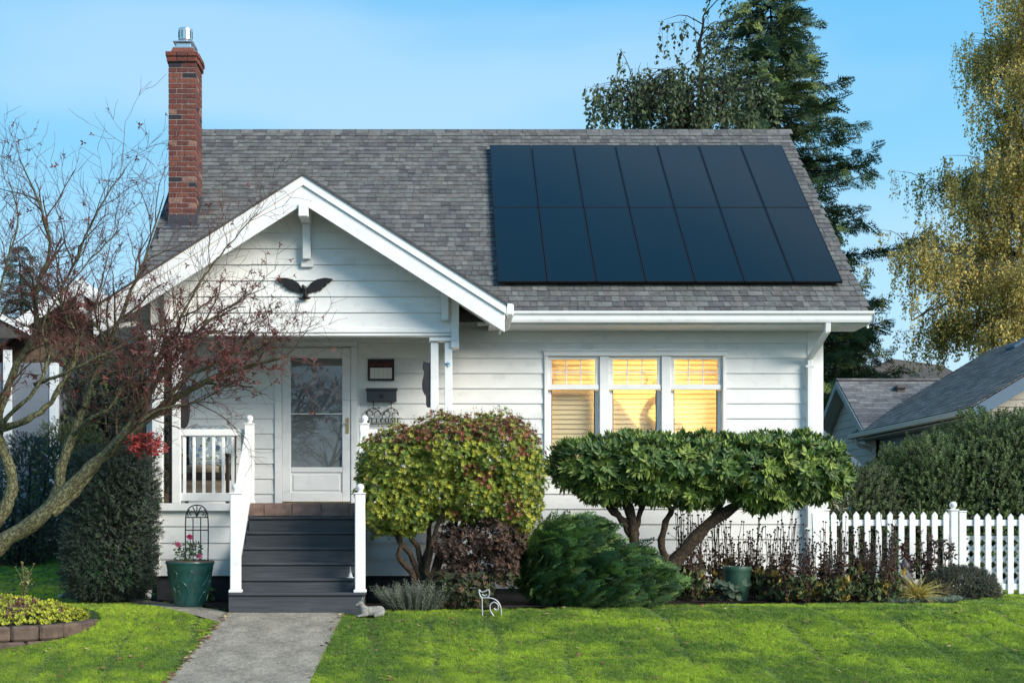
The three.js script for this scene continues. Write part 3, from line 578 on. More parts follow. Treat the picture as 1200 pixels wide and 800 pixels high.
  // stepped flashing up the flank
  for (let k = 0; k < 5; k++) { const z = z0 - 0.05 - k * 0.1; part('flashing', span(x1 + 0.0005, x1 + 0.006, roofY(z + 0.05) - 0.02, roofY(z) + 0.16, z - 0.055, z + 0.045, 0.001), M.lead, ch); }
}
// ---------- window: three double-hung lights in one frame ----------
const slatMat = phys(lin(.80, .70, .44), { roughness: 1, transmission: 0.5, thickness: 0 });
const blindMat = c => phys(c, { roughness: 1, transmission: 0.5, thickness: 0 });
{
  const z = 0.03, { x0, x1, y0, y1 } = WIN;
  const fr = sub('window_frame', house);
  part('head', span(x0 - 0.01, x1 + 0.01, y1 - 0.062, y1, -0.1, 0.05, 0.006), M.trim, fr);
  part('drip_cap', span(x0 - 0.03, x1 + 0.03, y1 + 0.0005, y1 + 0.02, -0.003, 0.065, 0.003), M.trim, fr);
  part('sill', span(x0 - 0.04, x1 + 0.04, y0 - 0.03, y0 + 0.03, -0.1, 0.09, 0.008), M.trim, fr);
  const bays = [[647, 697.5], [719, 770], [791, 841.5]].map(([a, b]) => [PX(a, 0) - 0.06, PX(b, 0) + 0.06]);
  const jambs = [[x0, bays[0][0]], [bays[0][1], bays[1][0]], [bays[1][1], bays[2][0]], [bays[2][1], x1]];
  jambs.forEach(([a, b], k) => part(k === 0 || k === 3 ? 'jamb' : 'mullion', span(a, b, y0 + 0.0305, y1 - 0.0625, -0.1, k === 0 || k === 3 ? 0.045 : 0.03, 0.006), M.trim, fr));
  const meet = PY(453.5, 0);
  bays.forEach(([a, b], w) => {
    const win = sub('window', house), yt = y1 - 0.064;
    const us = (n, ...q) => part(n, span(...q), M.trim, win);
    // upper sash
    us('sash_rail', a + .001, b - .001, yt - 0.04, yt, -0.055, 0.0, 0.004); us('sash_rail', a + .001, b - .001, meet - 0.035, meet + 0.035, -0.055, 0.012, 0.004);
    us('sash_stile', a + .001, a + 0.055, meet + 0.0355, yt - 0.0405, -0.055, -0.002, 0.004); us('sash_stile', b - 0.055, b - .001, meet + 0.0355, yt - 0.0405, -0.055, -0.002, 0.004);
    const gx0 = a + 0.0555, gx1 = b - 0.0555, gy0 = meet + 0.036, gy1 = yt - 0.041;
    for (let k = 1; k < 3; k++) us('muntin', lerp(gx0, gx1, k / 3) - 0.008, lerp(gx0, gx1, k / 3) + 0.008, gy0, gy1, -0.045, -0.018, 0.003);
    for (let k = 0; k < 3; k++) us('muntin', lerp(gx0, gx1, k / 3) + 0.0085, lerp(gx0, gx1, (k + 1) / 3) - 0.0085, (gy0 + gy1) / 2 - 0.008, (gy0 + gy1) / 2 + 0.008, -0.044, -0.019, 0.003);
    part('pane', new THREE.PlaneGeometry(gx1 - gx0, gy1 - gy0).translate((gx0 + gx1) / 2, (gy0 + gy1) / 2, -0.032), M.glass, win);
    // lower sash, set back
    us('sash_rail', a + .001, b - .001, y0 + 0.031, y0 + 0.09, -0.09, -0.058, 0.004);
    us('sash_stile', a + .001, a + 0.055, y0 + 0.0905, meet - 0.0355, -0.09, -0.058, 0.004); us('sash_stile', b - 0.055, b - .001, y0 + 0.0905, meet - 0.0355, -0.09, -0.058, 0.004);
    part('screen_bead', span(a + 0.0555, a + 0.066, y0 + 0.0905, meet - 0.0355, -0.085, -0.06, 0.001), M.foundation, win);
    part('screen_bead', span(b - 0.066, b - 0.0555, y0 + 0.0905, meet - 0.0355, -0.085, -0.06, 0.001), M.foundation, win);
    part('pane', new THREE.PlaneGeometry(gx1 - gx0, meet - y0).translate((gx0 + gx1) / 2, (meet + y0) / 2, -0.075), M.glass, win);
    // slatted blind just inside, almost shut
    const bl = sub('blind', house), mat = slatMat;
    const pitch = 0.066, sg = cbox(b - a - 0.004, 0.088, 0.0015, 0.0004);
    for (let y = y0 + 0.05, k = 0; y < y1 - 0.06; y += pitch, k++) { const m = part('slat', sg, mat, bl, [(a + b) / 2, y + 0.035, -0.18]); m.rotation.x = -0.32; }
    // drapes between the glass and the blind
    const drape = (pts, depth = 0.004) => { const g = extrude(pts, depth).translate(0, 0, -0.245); part('drape', g, blindMat(lin(.20, .09, .04)), win); };
    const q = (px, py) => [PX(px, -0.21), PY(py, -0.21)];
    const arc = (cx, cy, r0, r1, a0, a1, n = 18) => { const o = []; for (let k = 0; k <= n; k++) { const t = lerp(a0, a1, k / n); o.push(q(cx + Math.cos(t) * r1, cy - Math.sin(t) * r1)); } for (let k = n; k >= 0; k--) { const t = lerp(a0, a1, k / n); o.push(q(cx + Math.cos(t) * r0, cy - Math.sin(t) * r0)); } return o; };
    if (w === 1) { drape([q(718, 466), q(726, 470), q(752, 505), q(752, 560), q(718, 560)]); drape(arc(781, 492, 24, 32, Math.PI * 0.42, Math.PI * 1.25)); drape([q(757, 484), q(772, 497), q(772, 560), q(757, 530)]); }
    if (w === 2) drape(arc(781, 508, 2, 20, -Math.PI * 0.45, Math.PI * 0.42));
    const cord = (pts, r) => part('curtain_cord', tubeOf(pts.map(([x, y]) => P(x, y, -0.235)), r * 1.3, r * 1.3, 24, 6), std(lin(.20, .10, .05)), win);
    if (w === 0) drape([q(643, 459), q(660, 457), q(680, 455.5), q(702, 455), q(702, 560), q(643, 560)]);
    if (w === 0) { drape([q(645, 420), q(650, 424), q(656, 431), q(665, 434), q(645, 432)]); drape([q(645, 436), q(651, 438), q(655, 451), q(645, 452)]); cord([[662, 432], [676, 431], [690, 428], [697, 421]], 0.006); cord([[676, 443], [686, 440], [693, 445], [698, 452]], 0.007); }
    if (w === 1) { cord([[730, 450], [731, 443], [737, 438], [744, 437], [750, 438]], 0.007); cord([[752, 452], [757, 449], [757, 442], [752, 438]], 0.009); drape([q(762, 450), q(768, 446), q(772, 451)]); }
    if (w === 2) { cord([[801, 450], [801, 442], [806, 437], [820, 436], [840, 437]], 0.004); cord([[834, 420], [836, 430], [836, 440], [834, 448]], 0.006); }
  });
  // the lit room behind: walls, ceiling, floor and a hanging lamp
  const room = sub('room', house), wall = std(lin(.72, .55, .34)), rx0 = 0.9, rx1 = 4.4, rz = -3.2;
  part('room_wall', span(rx0 - 0.05, rx1 + 0.05, FLOOR, 3.5, rz - 0.05, rz, 0), wall, room);
  part('room_wall', span(rx0 - 0.05, rx0, FLOOR, 3.5, rz, -0.142, 0), wall, room); part('room_wall', span(rx1, rx1 + 0.05, FLOOR, 3.5, rz, -0.142, 0), wall, room);
  part('room_ceiling', span(rx0 - 0.05, rx1 + 0.05, 3.5, 3.54, rz - 0.05, -0.142, 0), wall, room); part('room_floor', span(rx0 - 0.05, rx1 + 0.05, FLOOR - 0.05, FLOOR, rz - 0.05, -0.142, 0), std(lin(.3, .18, .1)), room);
  const lampAt = [2.75, 2.75, -1.35];
  part('lamp_bulb', new THREE.SphereGeometry(0.14, 20, 14).translate(...lampAt), std(lin(.9, .8, .6), { emissive: lin(1, .75, .35), emissiveIntensity: 3 }), room);
  part('lamp_cord', new THREE.CylinderGeometry(0.006, 0.006, 0.61, 6).translate(lampAt[0], 3.195, lampAt[2]), M.black, room);
  const lamp = new THREE.PointLight(lin(1, .88, .6), LAMP_POWER, 0, 2); lamp.position.set(...lampAt); lamp.castShadow = true; lamp.shadow.radius = 6; lamp.name = 'room_lamp'; scene.add(lamp);
}
// ---------- front door with its storm door ----------
{
  const d = sub('storm_door', house), x0 = PX(330.5, 0), x1 = PX(411, 0), yb = FLOOR + 0.01, yt = PY(408, 0);
  const cs = sub('door_casing', house);
  part('casing', span(DOOR.x0, x0 - 0.003, yb, yt + 0.02, -0.02, 0.045, 0.006), M.trim, cs); part('casing', span(x1 + 0.003, DOOR.x1, yb, yt + 0.02, -0.02, 0.045, 0.006), M.trim, cs);
  part('casing_head', span(DOOR.x0 - 0.004, DOOR.x1 + 0.004, yt + 0.0205, DOOR.y1, -0.02, 0.05, 0.008), M.trim, cs);
  part('casing_bead', span(DOOR.x1 + 0.0005, DOOR.x1 + 0.02, yb, DOOR.y1 - 0.05, -0.003, 0.03, 0.004), M.trim, cs);
  part('threshold', span(x0, x1, FLOOR + 0.0005, FLOOR + 0.034, 0.0, 0.06, 0.004), M.brass, cs);
  const gx0 = PX(341, 0), gx1 = PX(401, 0), gt = PY(420, 0), gb = PY(547.5, 0), zf = 0.032, zb = -0.002, mid = PY(485, 0);
  part('stile', span(x0 + .001, gx0, yb + 0.036, yt, zb, zf, 0.006), M.trim, d); part('stile', span(gx1, x1 - .001, yb + 0.036, yt, zb, zf, 0.006), M.trim, d);
  part('rail', span(gx0 + .0005, gx1 - .0005, gt, yt - .001, zb, zf - .002, 0.006), M.trim, d);
  part('rail', span(gx0 + .0005, gx1 - .0005, gb - 0.07, gb, zb, zf - .002, 0.006), M.trim, d); part('rail', span(gx0 + .0005, gx1 - .0005, yb + 0.036, yb + 0.16, zb, zf - .002, 0.006), M.trim, d);
  part('kick_panel', span(gx0 + .0005, gx1 - .0005, yb + 0.1605, gb - 0.0705, zb, zf - 0.018, 0.002), M.trim, d);
  part('raised_panel', span(gx0 + 0.03, gx1 - 0.03, yb + 0.19, gb - 0.1, zf - 0.0178, zf - 0.006, 0.01), M.trim, d);
  part('meeting_bar', span(gx0 + .0005, gx1 - .0005, mid - 0.008, mid + 0.008, 0.004, 0.024, 0.003), M.gutter, d);
  part('pane', new THREE.PlaneGeometry(gx1 - gx0, gt - mid).translate((gx0 + gx1) / 2, (gt + mid) / 2, 0.012), phys(lin(.72, .74, .74), { transmission: 1, thickness: 0, roughness: 0.015, ior: 1.9 }), d);
  part('pane', new THREE.PlaneGeometry(gx1 - gx0, mid - gb).translate((gx0 + gx1) / 2, (mid + gb) / 2, 0.014), phys(lin(.72, .74, .74), { transmission: 1, thickness: 0, roughness: 0.015, ior: 1.9 }), d);
  const hd = part('handle', merge([span(PX(405.6, 0), PX(409, 0), PY(508, 0), PY(490, 0), zf + .0005, zf + 0.012, 0.004)]), M.brass, d);
  part('lever', tubeOf([V(PX(407, 0), PY(497, 0), zf + 0.012), V(PX(407, 0), PY(497, 0), zf + 0.05), V(PX(403, 0), PY(497, 0), zf + 0.055), V(PX(400, 0), PY(496, 0), zf + 0.05)], 0.007, 0.006, 10, 8), M.steel, hd);
  // the inner door
  const inner = sub('inner_door', house), im = std(lin(.26, .27, .265), { map: paintTex, roughness: 0.5 }), ix0 = x0 + 0.02, ix1 = x1 - 0.02;
  part('slab', span(ix0, ix1, yb, yt - 0.01, -0.004, -0.0035 + 0.002, 0), im, inner);
}
// ================= SOLAR PANELS =================
{
  const X0 = 0.73, X1 = 5.39, S0 = (EZ - 0.005) / nY - 0.17, S1 = (EZ + 3.347) / nY - 0.19, cols = 7, w = (X1 - X0) / cols, l = (S1 - S0) / 2, lift = 0.09;
  const glassM = phys(lin(.003, .008, .010), { roughness: 0.03, ior: 1.4 }), frameM = std(lin(.012, .012, .014), { roughness: 0.35, metalness: 0.5 });
  const fg = merge([cbox(0.018, 0.035, l - 0.012, 0.003).translate(-(w - 0.008) / 2 + 0.009, 0, 0), cbox(0.018, 0.035, l - 0.012, 0.003).translate((w - 0.008) / 2 - 0.009, 0, 0), cbox(w - 0.046, 0.035, 0.018, 0.003).translate(0, 0, -(l - 0.012) / 2 + 0.009), cbox(w - 0.046, 0.035, 0.018, 0.003).translate(0, 0, (l - 0.012) / 2 - 0.009)]);
  const pg = cbox(w - 0.045, 0.006, l - 0.05, 0.0005), ord = ['first', 'second', 'third', 'fourth', 'fifth', 'sixth', 'seventh'], footG = cbox(0.04, 0.07, 0.06, 0.004);
  for (let r = 0; r < 2; r++) for (let c = 0; c < cols; c++) {
    const s = S0 + l * (r + 0.5), z = EZ - s * nY, y = roofY(z);
    const t = thing('solar_panel', `black solar panel in the ${r ? 'upper row under the ridge' : 'lower row above the gutter'}, ${ord[c]} counted from the chimney end`, 'solar panel', [X0 + w * (c + 0.5), y + nY * lift, z + nZ * lift], 'solar panels on the roof');
    t.rotation.x = slopeA;
    part('frame', fg, frameM, t); part('glass', pg, glassM, t, [0, 0.0125, 0]);
    for (const [a, b] of [[-1, -1], [1, -1], [-1, 1], [1, 1]]) part('mounting_foot', footG, frameM, t, [a * w * 0.36, -0.052, b * l * 0.3]);
  }
}
// ================= ORNAMENTS ON THE HOUSE =================
const darkMetal = std(lin(.025, .02, .018), { roughness: 0.45, metalness: 0.3, map: grainTex });
{ // spread-winged eagle on the porch gable
  const z = ZP + 0.03, s = sc(z), e = thing('eagle_plaque', 'dark metal eagle with spread wings mounted on the porch gable', 'ornament', [PX(357, z), PY(340, z), z]);
  const q = a => a.map(([x, y]) => [(x - 357) / s, (340 - y) / s]);
  const wing = sg => { const pts = [[-33, -13], [-24, -14.5], [-14, -12.5], [-7, -8], [-3, -2], [-4, 4], [-8, 3], [-12, 1], [-15, 2], [-17, -1], [-20, 0], [-21.5, -4], [-25, -4.5], [-26, -8], [-30, -9]].map(([x, y]) => [x * sg / s, -y / s]); return sg > 0 ? pts.reverse() : pts; };
  part('wing', extrude(wing(1), 0.02, 0.004), darkMetal, e); part('wing', extrude(wing(-1), 0.02, 0.004), darkMetal, e);
  part('body', sdfMesh((x, y, zz) => { const p = [x, y, zz]; let d = capsule(p, [0, 0.01, 0.03], [0.01, -0.085, 0.025], 0.035, 0.022); d = smin(d, capsule(p, [0, 0.02, 0.04], [-0.015, 0.045, 0.05], 0.022, 0.017), 0.02); d = smin(d, capsule(p, [-0.018, 0.046, 0.055], [-0.04, 0.038, 0.055], 0.011, 0.004), 0.008); d = smin(d, capsule(p, [0.02, -0.06, 0.02], [0.05, -0.11, 0.02], 0.016, 0.01), 0.015); d = smin(d, capsule(p, [0, -0.07, 0.02], [-0.03, -0.11, 0.02], 0.016, 0.01), 0.015); return d; }, [0, -0.03, 0.03], 0.13, 40), darkMetal, e);
  part('perch', tubeOf([V(-0.07, -0.105, 0.03), V(0, -0.115, 0.03), V(0.075, -0.1, 0.03)], 0.012, 0.009, 8, 7), darkMetal, e);
}
{ // framed plaque by the door
  const z = 0.026, p = thing('framed_plaque', 'dark framed plaque with five white strips hung beside the door', 'plaque', [PX(446.5, z), PY(433.5, z), z]);
  const w = 31 / 86, h = 25 / 86, fm = std(lin(.02, .018, .016), { roughness: 0.5 });
  part('backing', cbox(w - 0.03, h - 0.03, 0.012, 0.002).translate(0, 0, 0.007), std(lin(.08, .03, .025), { map: grainTex }), p);
  for (const s of [-1, 1]) { part('frame', cbox(w, 0.026, 0.03, 0.004).translate(0, s * (h / 2 - 0.013), 0.015), fm, p); part('frame', cbox(0.026, h - 0.053, 0.03, 0.004).translate(s * (w / 2 - 0.013), 0, 0.015), fm, p); }
  for (let k = 0; k < 5; k++) part('strip', cbox(0.0575, 0.148, 0.006, 0.001).translate((k - 2) * 0.0595, -0.045, 0.0165), std(lin(.7, .68, .62)), p);
  for (let k = 0; k < 9; k++) part('flower', new THREE.SphereGeometry(0.016, 8, 6).scale(1, 0.8, 0.4).translate((k - 4) * 0.032, 0.065 + 0.012 * ((k * 7) % 3), 0.018), std([lin(.3, .02, .02), lin(.05, .1, .04), lin(.12, .03, .03)][k % 3]), p);
}
{ // mailbox with a wrought-iron scroll beneath
  const z = 0.026, m = thing('mailbox', 'dark grey wall mailbox with sloping lid beside the door', 'mailbox', [PX(447.5, z), PY(464, z), z]), g = std(lin(.05, .055, .062), { roughness: 0.45, metalness: 0.3 });
  part('box', cbox(0.40, 0.15, 0.11, 0.008).translate(0, -0.008, 0.055), g, m); part('lid', hull([V(-0.215, 0.068, 0.125), V(0.215, 0.068, 0.125), V(0.21, 0.09, 0.12), V(-0.21, 0.09, 0.12)], [V(-0.215, 0.068, 0), V(0.215, 0.068, 0), V(0.21, 0.112, 0), V(-0.21, 0.112, 0)]), g, m);
  part('emblem', new THREE.CylinderGeometry(0.03, 0.03, 0.008, 18).rotateX(Math.PI / 2).translate(0, -0.015, 0.114), M.iron, m);
  const w = thing('welcome_sign', 'black wrought iron welcome sign with scrolls hanging under the mailbox', 'sign', [PX(447.5, z), PY(471, z), z]);
  const Q = (px, py) => V((px - 447.5) / 86, (471 - py) / 86, 0.04), wire = (pts, r = 0.006) => part('scroll', tubeOf(pts.map(a => Q(...a)), r, r * 0.8, 26, 6), M.iron, w);
  wire([[437.5, 470], [437.5, 480]], 0.007); wire([[458.5, 470], [458.5, 480]], 0.007);
  const circ = (cx, cy, r, a0, a1) => { const o = []; for (let k = 0; k <= 10; k++) { const t = lerp(a0, a1, k / 10); o.push([cx + r * Math.cos(t), cy - r * Math.sin(t)]); } return o; };
  wire(circ(437.5, 487, 8.5, 0.1, 3.0)); wire(circ(458.5, 487, 8.5, 0.1, 3.0)); wire(circ(433, 485, 4, -0.5, 3.6)); wire(circ(442.5, 486, 4, 0, 4)); wire(circ(453, 486, 4, -1, 3)); wire(circ(463, 487, 3.6, 0, 4.4)); wire([[429, 482], [431, 486], [429.5, 489]]); wire([[448, 486], [448, 491], [446, 493]]);
  for (const [x, y, a] of [[440, 479, .6], [444, 478, -.4], [455, 481, .8], [462, 481, -.5], [430, 484, 1], [450, 486, .2]]) part('leaf', new THREE.SphereGeometry(0.02, 8, 6).scale(1, 0.4, 0.25).rotateZ(a).translate(...Q(x, y).toArray()), M.iron, w);
  const font = await new FontLoader().loadAsync('fonts/droid/droid_serif_bold.typeface.json');
  const tg = new TextGeometry('WELCOME', { font, size: 0.068, depth: 0.008, curveSegments: 4 }); tg.computeBoundingBox(); const b = tg.boundingBox;
  part('lettering', tg.translate(-(b.min.x + b.max.x) / 2, (471 - 495.5) / 86, 0.036), M.iron, w);
  part('rod', tubeOf([V(-0.23, (471 - 496.6) / 86, 0.04), V(0.23, (471 - 496.6) / 86, 0.04)], 0.006, 0.006, 4, 6), M.iron, w);
}
{ // two cut-out cats that climb the porch posts
  const catMat = std(lin(.022, .022, .026), { map: grainTex, roughness: 0.6 });
  const z = ZP - 0.03, s = sc(z);
  const half = [[504.3, 423.5], [502.6, 425.4], [499.2, 424.4], [496.4, 423], [495.4, 428], [495.2, 432], [497, 436.5], [496.3, 440], [494.9, 446], [494.4, 451], [495, 457], [497, 461.5], [499, 464], [499.2, 470], [499.4, 475], [501, 477.3], [503, 477.6], [504.3, 477]];
  const cat = (pts, cx, cy, label, mirror) => { const c = thing('cat_figure', label, 'ornament', [PX(cx, z), PY(cy, z), z - 0.012]); const q = pts.map(([x, y]) => [(x - cx) / s, (cy - y) / s]); part('cut_out', extrude(q.reverse(), 0.018, 0.004), catMat, c); return c; };
  cat(half, 499, 452, 'black cat figure peeking round the twin posts beside the mailbox');
  const left = [[211, 452], [213, 447], [216, 446], [217.5, 451], [218, 456], [220, 462], [222, 471], [222.3, 484], [221, 494], [218.5, 500], [215, 502.2], [211, 500]];
  cat(left, 216, 476, 'black cat figure clinging to the post above the porch railing');
}
{ // small blue and white insect ornament
  const z = ZP, d = thing('dragonfly_ornament', 'tiny blue and white dragonfly ornament on the outer porch post', 'ornament', [PX(525, z), PY(426.5, z), z]);
  part('body', tubeOf([V(-0.05, 0.005, 0.012), V(0, 0, 0.016), V(0.02, 0, 0.014)], 0.006, 0.01, 8, 6), std(lin(.05, .18, .3), { roughness: 0.3 }), d);
  for (const [a, r] of [[0.5, 0.05], [-0.5, 0.05], [1.2, 0.045], [-1.2, 0.045]]) part('wing', new THREE.SphereGeometry(r / 2, 8, 6).scale(1, 0.35, 0.12).translate(r / 2, 0, 0).rotateZ(a).translate(-0.005, 0, 0.014), std(lin(.45, .65, .72), { roughness: 0.3 }), d);
}
{ // doorbell hook under the porch ceiling and a small bulb
  const t = thing('hanging_hook', 'small brass hook screwed into the porch beam', 'hook', [PX(458, ZP), PY(395, ZP), ZP - 0.05]);
  part('shank', tubeOf([V(0, 0, 0), V(0, -0.03, 0), V(0.01, -0.045, 0), V(0.018, -0.035, 0)], 0.004, 0.003, 10, 6), M.brass, t);
}
// ================= THINGS ON THE PORCH =================
{ // cushioned wooden chair
  const z = 0.75, c = thing('porch_chair', 'dark wooden porch chair with floral back cushion behind the railing', 'chair', [PX(243, z), FLOOR, z]);
  const wood = std(lin(.035, .02, .014), { map: woodTex, roughness: 0.5 });
  const cv = document.createElement('canvas'); cv.width = cv.height = 256; const cx = cv.getContext('2d'); cx.fillStyle = '#8d99a0'; cx.fillRect(0, 0, 256, 256);
  for (let k = 0; k < 420; k++) { cx.fillStyle = pick(['#3c4a6b', '#5d7188', '#b9c4c4', '#4d6a55', '#2e3a4c', '#cfd6d2', '#6f7f5c', '#7b6a80']); cx.beginPath(); cx.arc(rnd() * 256, rnd() * 256, rr(2, 9), 0, 7); cx.fill(); }
  const ft = new THREE.CanvasTexture(cv); ft.colorSpace = THREE.SRGBColorSpace; ft.wrapS = ft.wrapT = THREE.RepeatWrapping; ft.repeat.set(5, 3);
  const fab = std(lin(.9, .9, .9), { map: ft, roughness: 1 }), tan = std(lin(.38, .30, .21), { map: grainTex, roughness: 1 });
  for (const x of [-0.31, 0.31]) { part('rear_leg', cbox(0.045, 1.0, 0.05, 0.006).rotateX(-0.1).translate(x, 0.5, -0.25), wood, c); part('front_leg', cbox(0.045, 0.62, 0.05, 0.006).translate(x, 0.31, 0.3), wood, c); part('armrest', cbox(0.07, 0.035, 0.66, 0.01).translate(x, 0.637, 0.03), wood, c); }
  part('back_rail', cbox(0.575, 0.06, 0.03, 0.006).translate(0, 0.93, -0.29), wood, c); part('seat_rail', cbox(0.575, 0.07, 0.03, 0.006).translate(0, 0.36, 0.3), wood, c); part('seat_rail', cbox(0.575, 0.07, 0.03, 0.006).translate(0, 0.36, -0.25), wood, c);
  for (let k = 0; k < 5; k++) part('back_slat', cbox(0.05, 0.52, 0.02, 0.004).rotateX(-0.1).translate((k - 2) * 0.12, 0.64, -0.27), wood, c);
  const pillow = (w, h, d) => { const g = new THREE.SphereGeometry(0.5, 28, 18), p = g.attributes.position; for (let i = 0; i < p.count; i++) { const f = v => Math.sign(v) * Math.pow(Math.abs(v) * 2, 0.35) / 2; p.setXYZ(i, f(p.getX(i)) * w, f(p.getY(i)) * h, p.getZ(i) * d * (0.75 + 0.25 * Math.cos(p.getX(i) * 9))); } g.computeVertexNormals(); return g; };
  part('seat_cushion', pillow(0.56, 0.13, 0.6).translate(0, 0.45, 0.03), tan, c); part('back_cushion', pillow(0.56, 0.58, 0.15).rotateX(-0.1).translate(0, 0.76, -0.17), fab, c);
  part('seat_skirt', cbox(0.54, 0.28, 0.02, 0.006).translate(0, 0.22, 0.27), tan, c);
}
{ const bx = thing('porch_box', 'low black box on the porch floor beside the cushioned chair', 'box', [PX(280, 0.5), FLOOR, 0.5]); part('body', cbox(0.16, 0.12, 0.16, 0.01).translate(0, 0.06, 0), M.black, bx); part('lid', cbox(0.17, 0.02, 0.17, 0.006).translate(0, 0.131, 0), M.black, bx); }
// ================= GLAZED POT WITH A ROSE AND A TRELLIS =================
{
  const z = 2.55, at = [PX(222.5, z), ground(-2.9, z) + 0.01, z], glaze = phys(lin(.012, .085, .075), { roughness: 0.45, clearcoat: 0.7, clearcoatRoughness: 0.18, map: grainTex });
  const H = (PY(657.5, z) - at[1]), pot = thing('flower_pot', 'large green glazed pot with raised scrolls and pink roses beside the steps', 'flower pot', at);
  const R = 0.285, pr = [[0.001, 0], [0.165, 0], [0.175, 0.02], [0.21, H * 0.3], [0.245, H * 0.6], [0.268, H * 0.85], [0.275, H * 0.93], [R, H * 0.95], [R + 0.004, H * 0.985], [R - 0.01, H], [R - 0.03, H], [R - 0.035, H * 0.9], [0.001, H * 0.9]];
  part('body', new THREE.LatheGeometry(pr.map(p => new THREE.Vector2(...p)), 40), glaze, pot);
  part('rim', new THREE.TorusGeometry(R - 0.014, 0.012, 8, 48).rotateX(Math.PI / 2).translate(0, H - 0.004, 0), std(lin(.10, .05, .035), { roughness: 0.5 }), pot);
  part('soil', new THREE.CircleGeometry(R - 0.034, 28).rotateX(-Math.PI / 2).translate(0, H * 0.915, 0), M.soil, pot);
  const rad = y => { for (let k = 1; k < 8; k++) if (y < pr[k + 1][1]) return lerp(pr[k][0], pr[k + 1][0], (y - pr[k][1]) / (pr[k + 1][1] - pr[k][1])); return 0.27; };
  const relief = pts => part('scroll', (() => { const q = spline(pts.map(([a, y]) => { const r = rad(y) + 0.002; return V(Math.sin(a) * r, y, Math.cos(a) * r); }), 26); return new Raw().tube(q, q.map((_, i) => 0.009 * (1 - i / 34)), 6).geo(); })(), glaze, pot);
  for (const o of [-0.9, -0.1, 0.7, 1.7, 2.8, -1.9]) { relief([[o, H * 0.12], [o + 0.2, H * 0.3], [o + 0.05, H * 0.5], [o - 0.25, H * 0.6], [o - 0.35, H * 0.48], [o - 0.2, H * 0.42]]); relief([[o + 0.1, H * 0.45], [o + 0.35, H * 0.6], [o + 0.45, H * 0.75], [o + 0.25, H * 0.8], [o + 0.22, H * 0.7]]); relief([[o + 0.2, H * 0.3], [o + 0.45, H * 0.36], [o + 0.5, H * 0.25]]); }
  // trellis: arched wire frame pushed into the soil
  const tr = thing('wire_trellis', 'black arched wire trellis standing in the green glazed pot', 'trellis', [at[0], at[1] + H * 0.9, at[2]]);
  const q = (px, py) => V(PX(px, z) - at[0], PY(py, z) - at[1] - H * 0.9, -0.05), wire = (pts, r = 0.0065, n = 24) => part('wire', tubeOf(pts.map(a => q(...a)), r, r, n, 6), M.iron, tr);
  wire([[216.5, 668], [216.5, 606], [218, 599], [222.5, 593.5], [229.5, 591.5], [236.5, 593.5], [241, 599], [242.5, 606], [242.5, 668]], 0.0075, 40); wire([[216.5, 606], [242.5, 606]]); wire([[216.5, 621], [242.5, 621]]); wire([[225, 668], [225, 606]]); wire([[234, 668], [234, 606]]);
  wire([[229.5, 606], [229.5, 592]]); for (const s of [-1, 1]) { wire([[229.5, 605], [229.5 + s * 4, 599], [229.5 + s * 8, 600], [229.5 + s * 8, 603], [229.5 + s * 6, 603]]); wire([[229.5, 604], [229.5 + s * 3, 597], [229.5 + s * 5, 594]]); wire([[229.5 + s * 10, 605], [229.5 + s * 11, 601], [229.5 + s * 8.5, 597]]); }
  // rose
  const rose = thing('rose_plant', 'small rose with deep pink blooms growing in the glazed pot', 'rose', [at[0], at[1] + H * 0.9, at[2]]), st = new Raw();
  const bl = [[223, 628.5, lin(.5, .01, .12)], [209.5, 637.5, lin(.6, .06, .22)], [234, 650.5, lin(.7, .2, .35)]];
  for (const [x, y] of bl) { const e = q(x, y); e.z = rr(0, 0.12); const s = V(rr(-.05, .05), 0, 0.03); const pts = spline([s, s.clone().lerp(e, 0.5).add(V(rr(-.03, .03), 0.02, 0)), e], 8); st.tube(pts, pts.map(() => 0.005), 5); }
  for (let k = 0; k < 8; k++) { const e = V(rr(-.17, .12), rr(.05, .24), rr(-.05, .18)), s = V(rr(-.05, .05), 0, 0.03), pts = spline([s, s.clone().lerp(e, 0.6).add(V(0, 0.03, 0)), e], 6); st.tube(pts, pts.map(() => 0.003), 4); }
  part('stem', st.geo(), std(lin(.06, .08, .03)), rose);
  const pet = new Raw(); for (let k = 0; k < 9; k++) { const a = k * 2.4, r = 0.35 + 0.08 * k, h = 0.9 - k * 0.1, d = V(Math.cos(a), 0, Math.sin(a)), s = V(-d.z, 0, d.x); pet.face(V(0, 0, 0), d.clone().multiplyScalar(r * 0.7).addScaledVector(s, -0.4).add(V(0, h * 0.6, 0)), d.clone().multiplyScalar(r).add(V(0, h, 0)), d.clone().multiplyScalar(r * 0.7).addScaledVector(s, 0.4).add(V(0, h * 0.6, 0))); }
  for (const [x, y, c] of bl) { const e = q(x, y); const m = part('bloom', pet.geo(), phys(c, { roughness: 0.8, side: THREE.DoubleSide, transmission: 0.2 }), rose); m.scale.setScalar(0.055); m.position.set(e.x, e.y - 0.015, 0.07); m.rotation.x = 0.7; }
  roseAnchor = { rose, at };
}
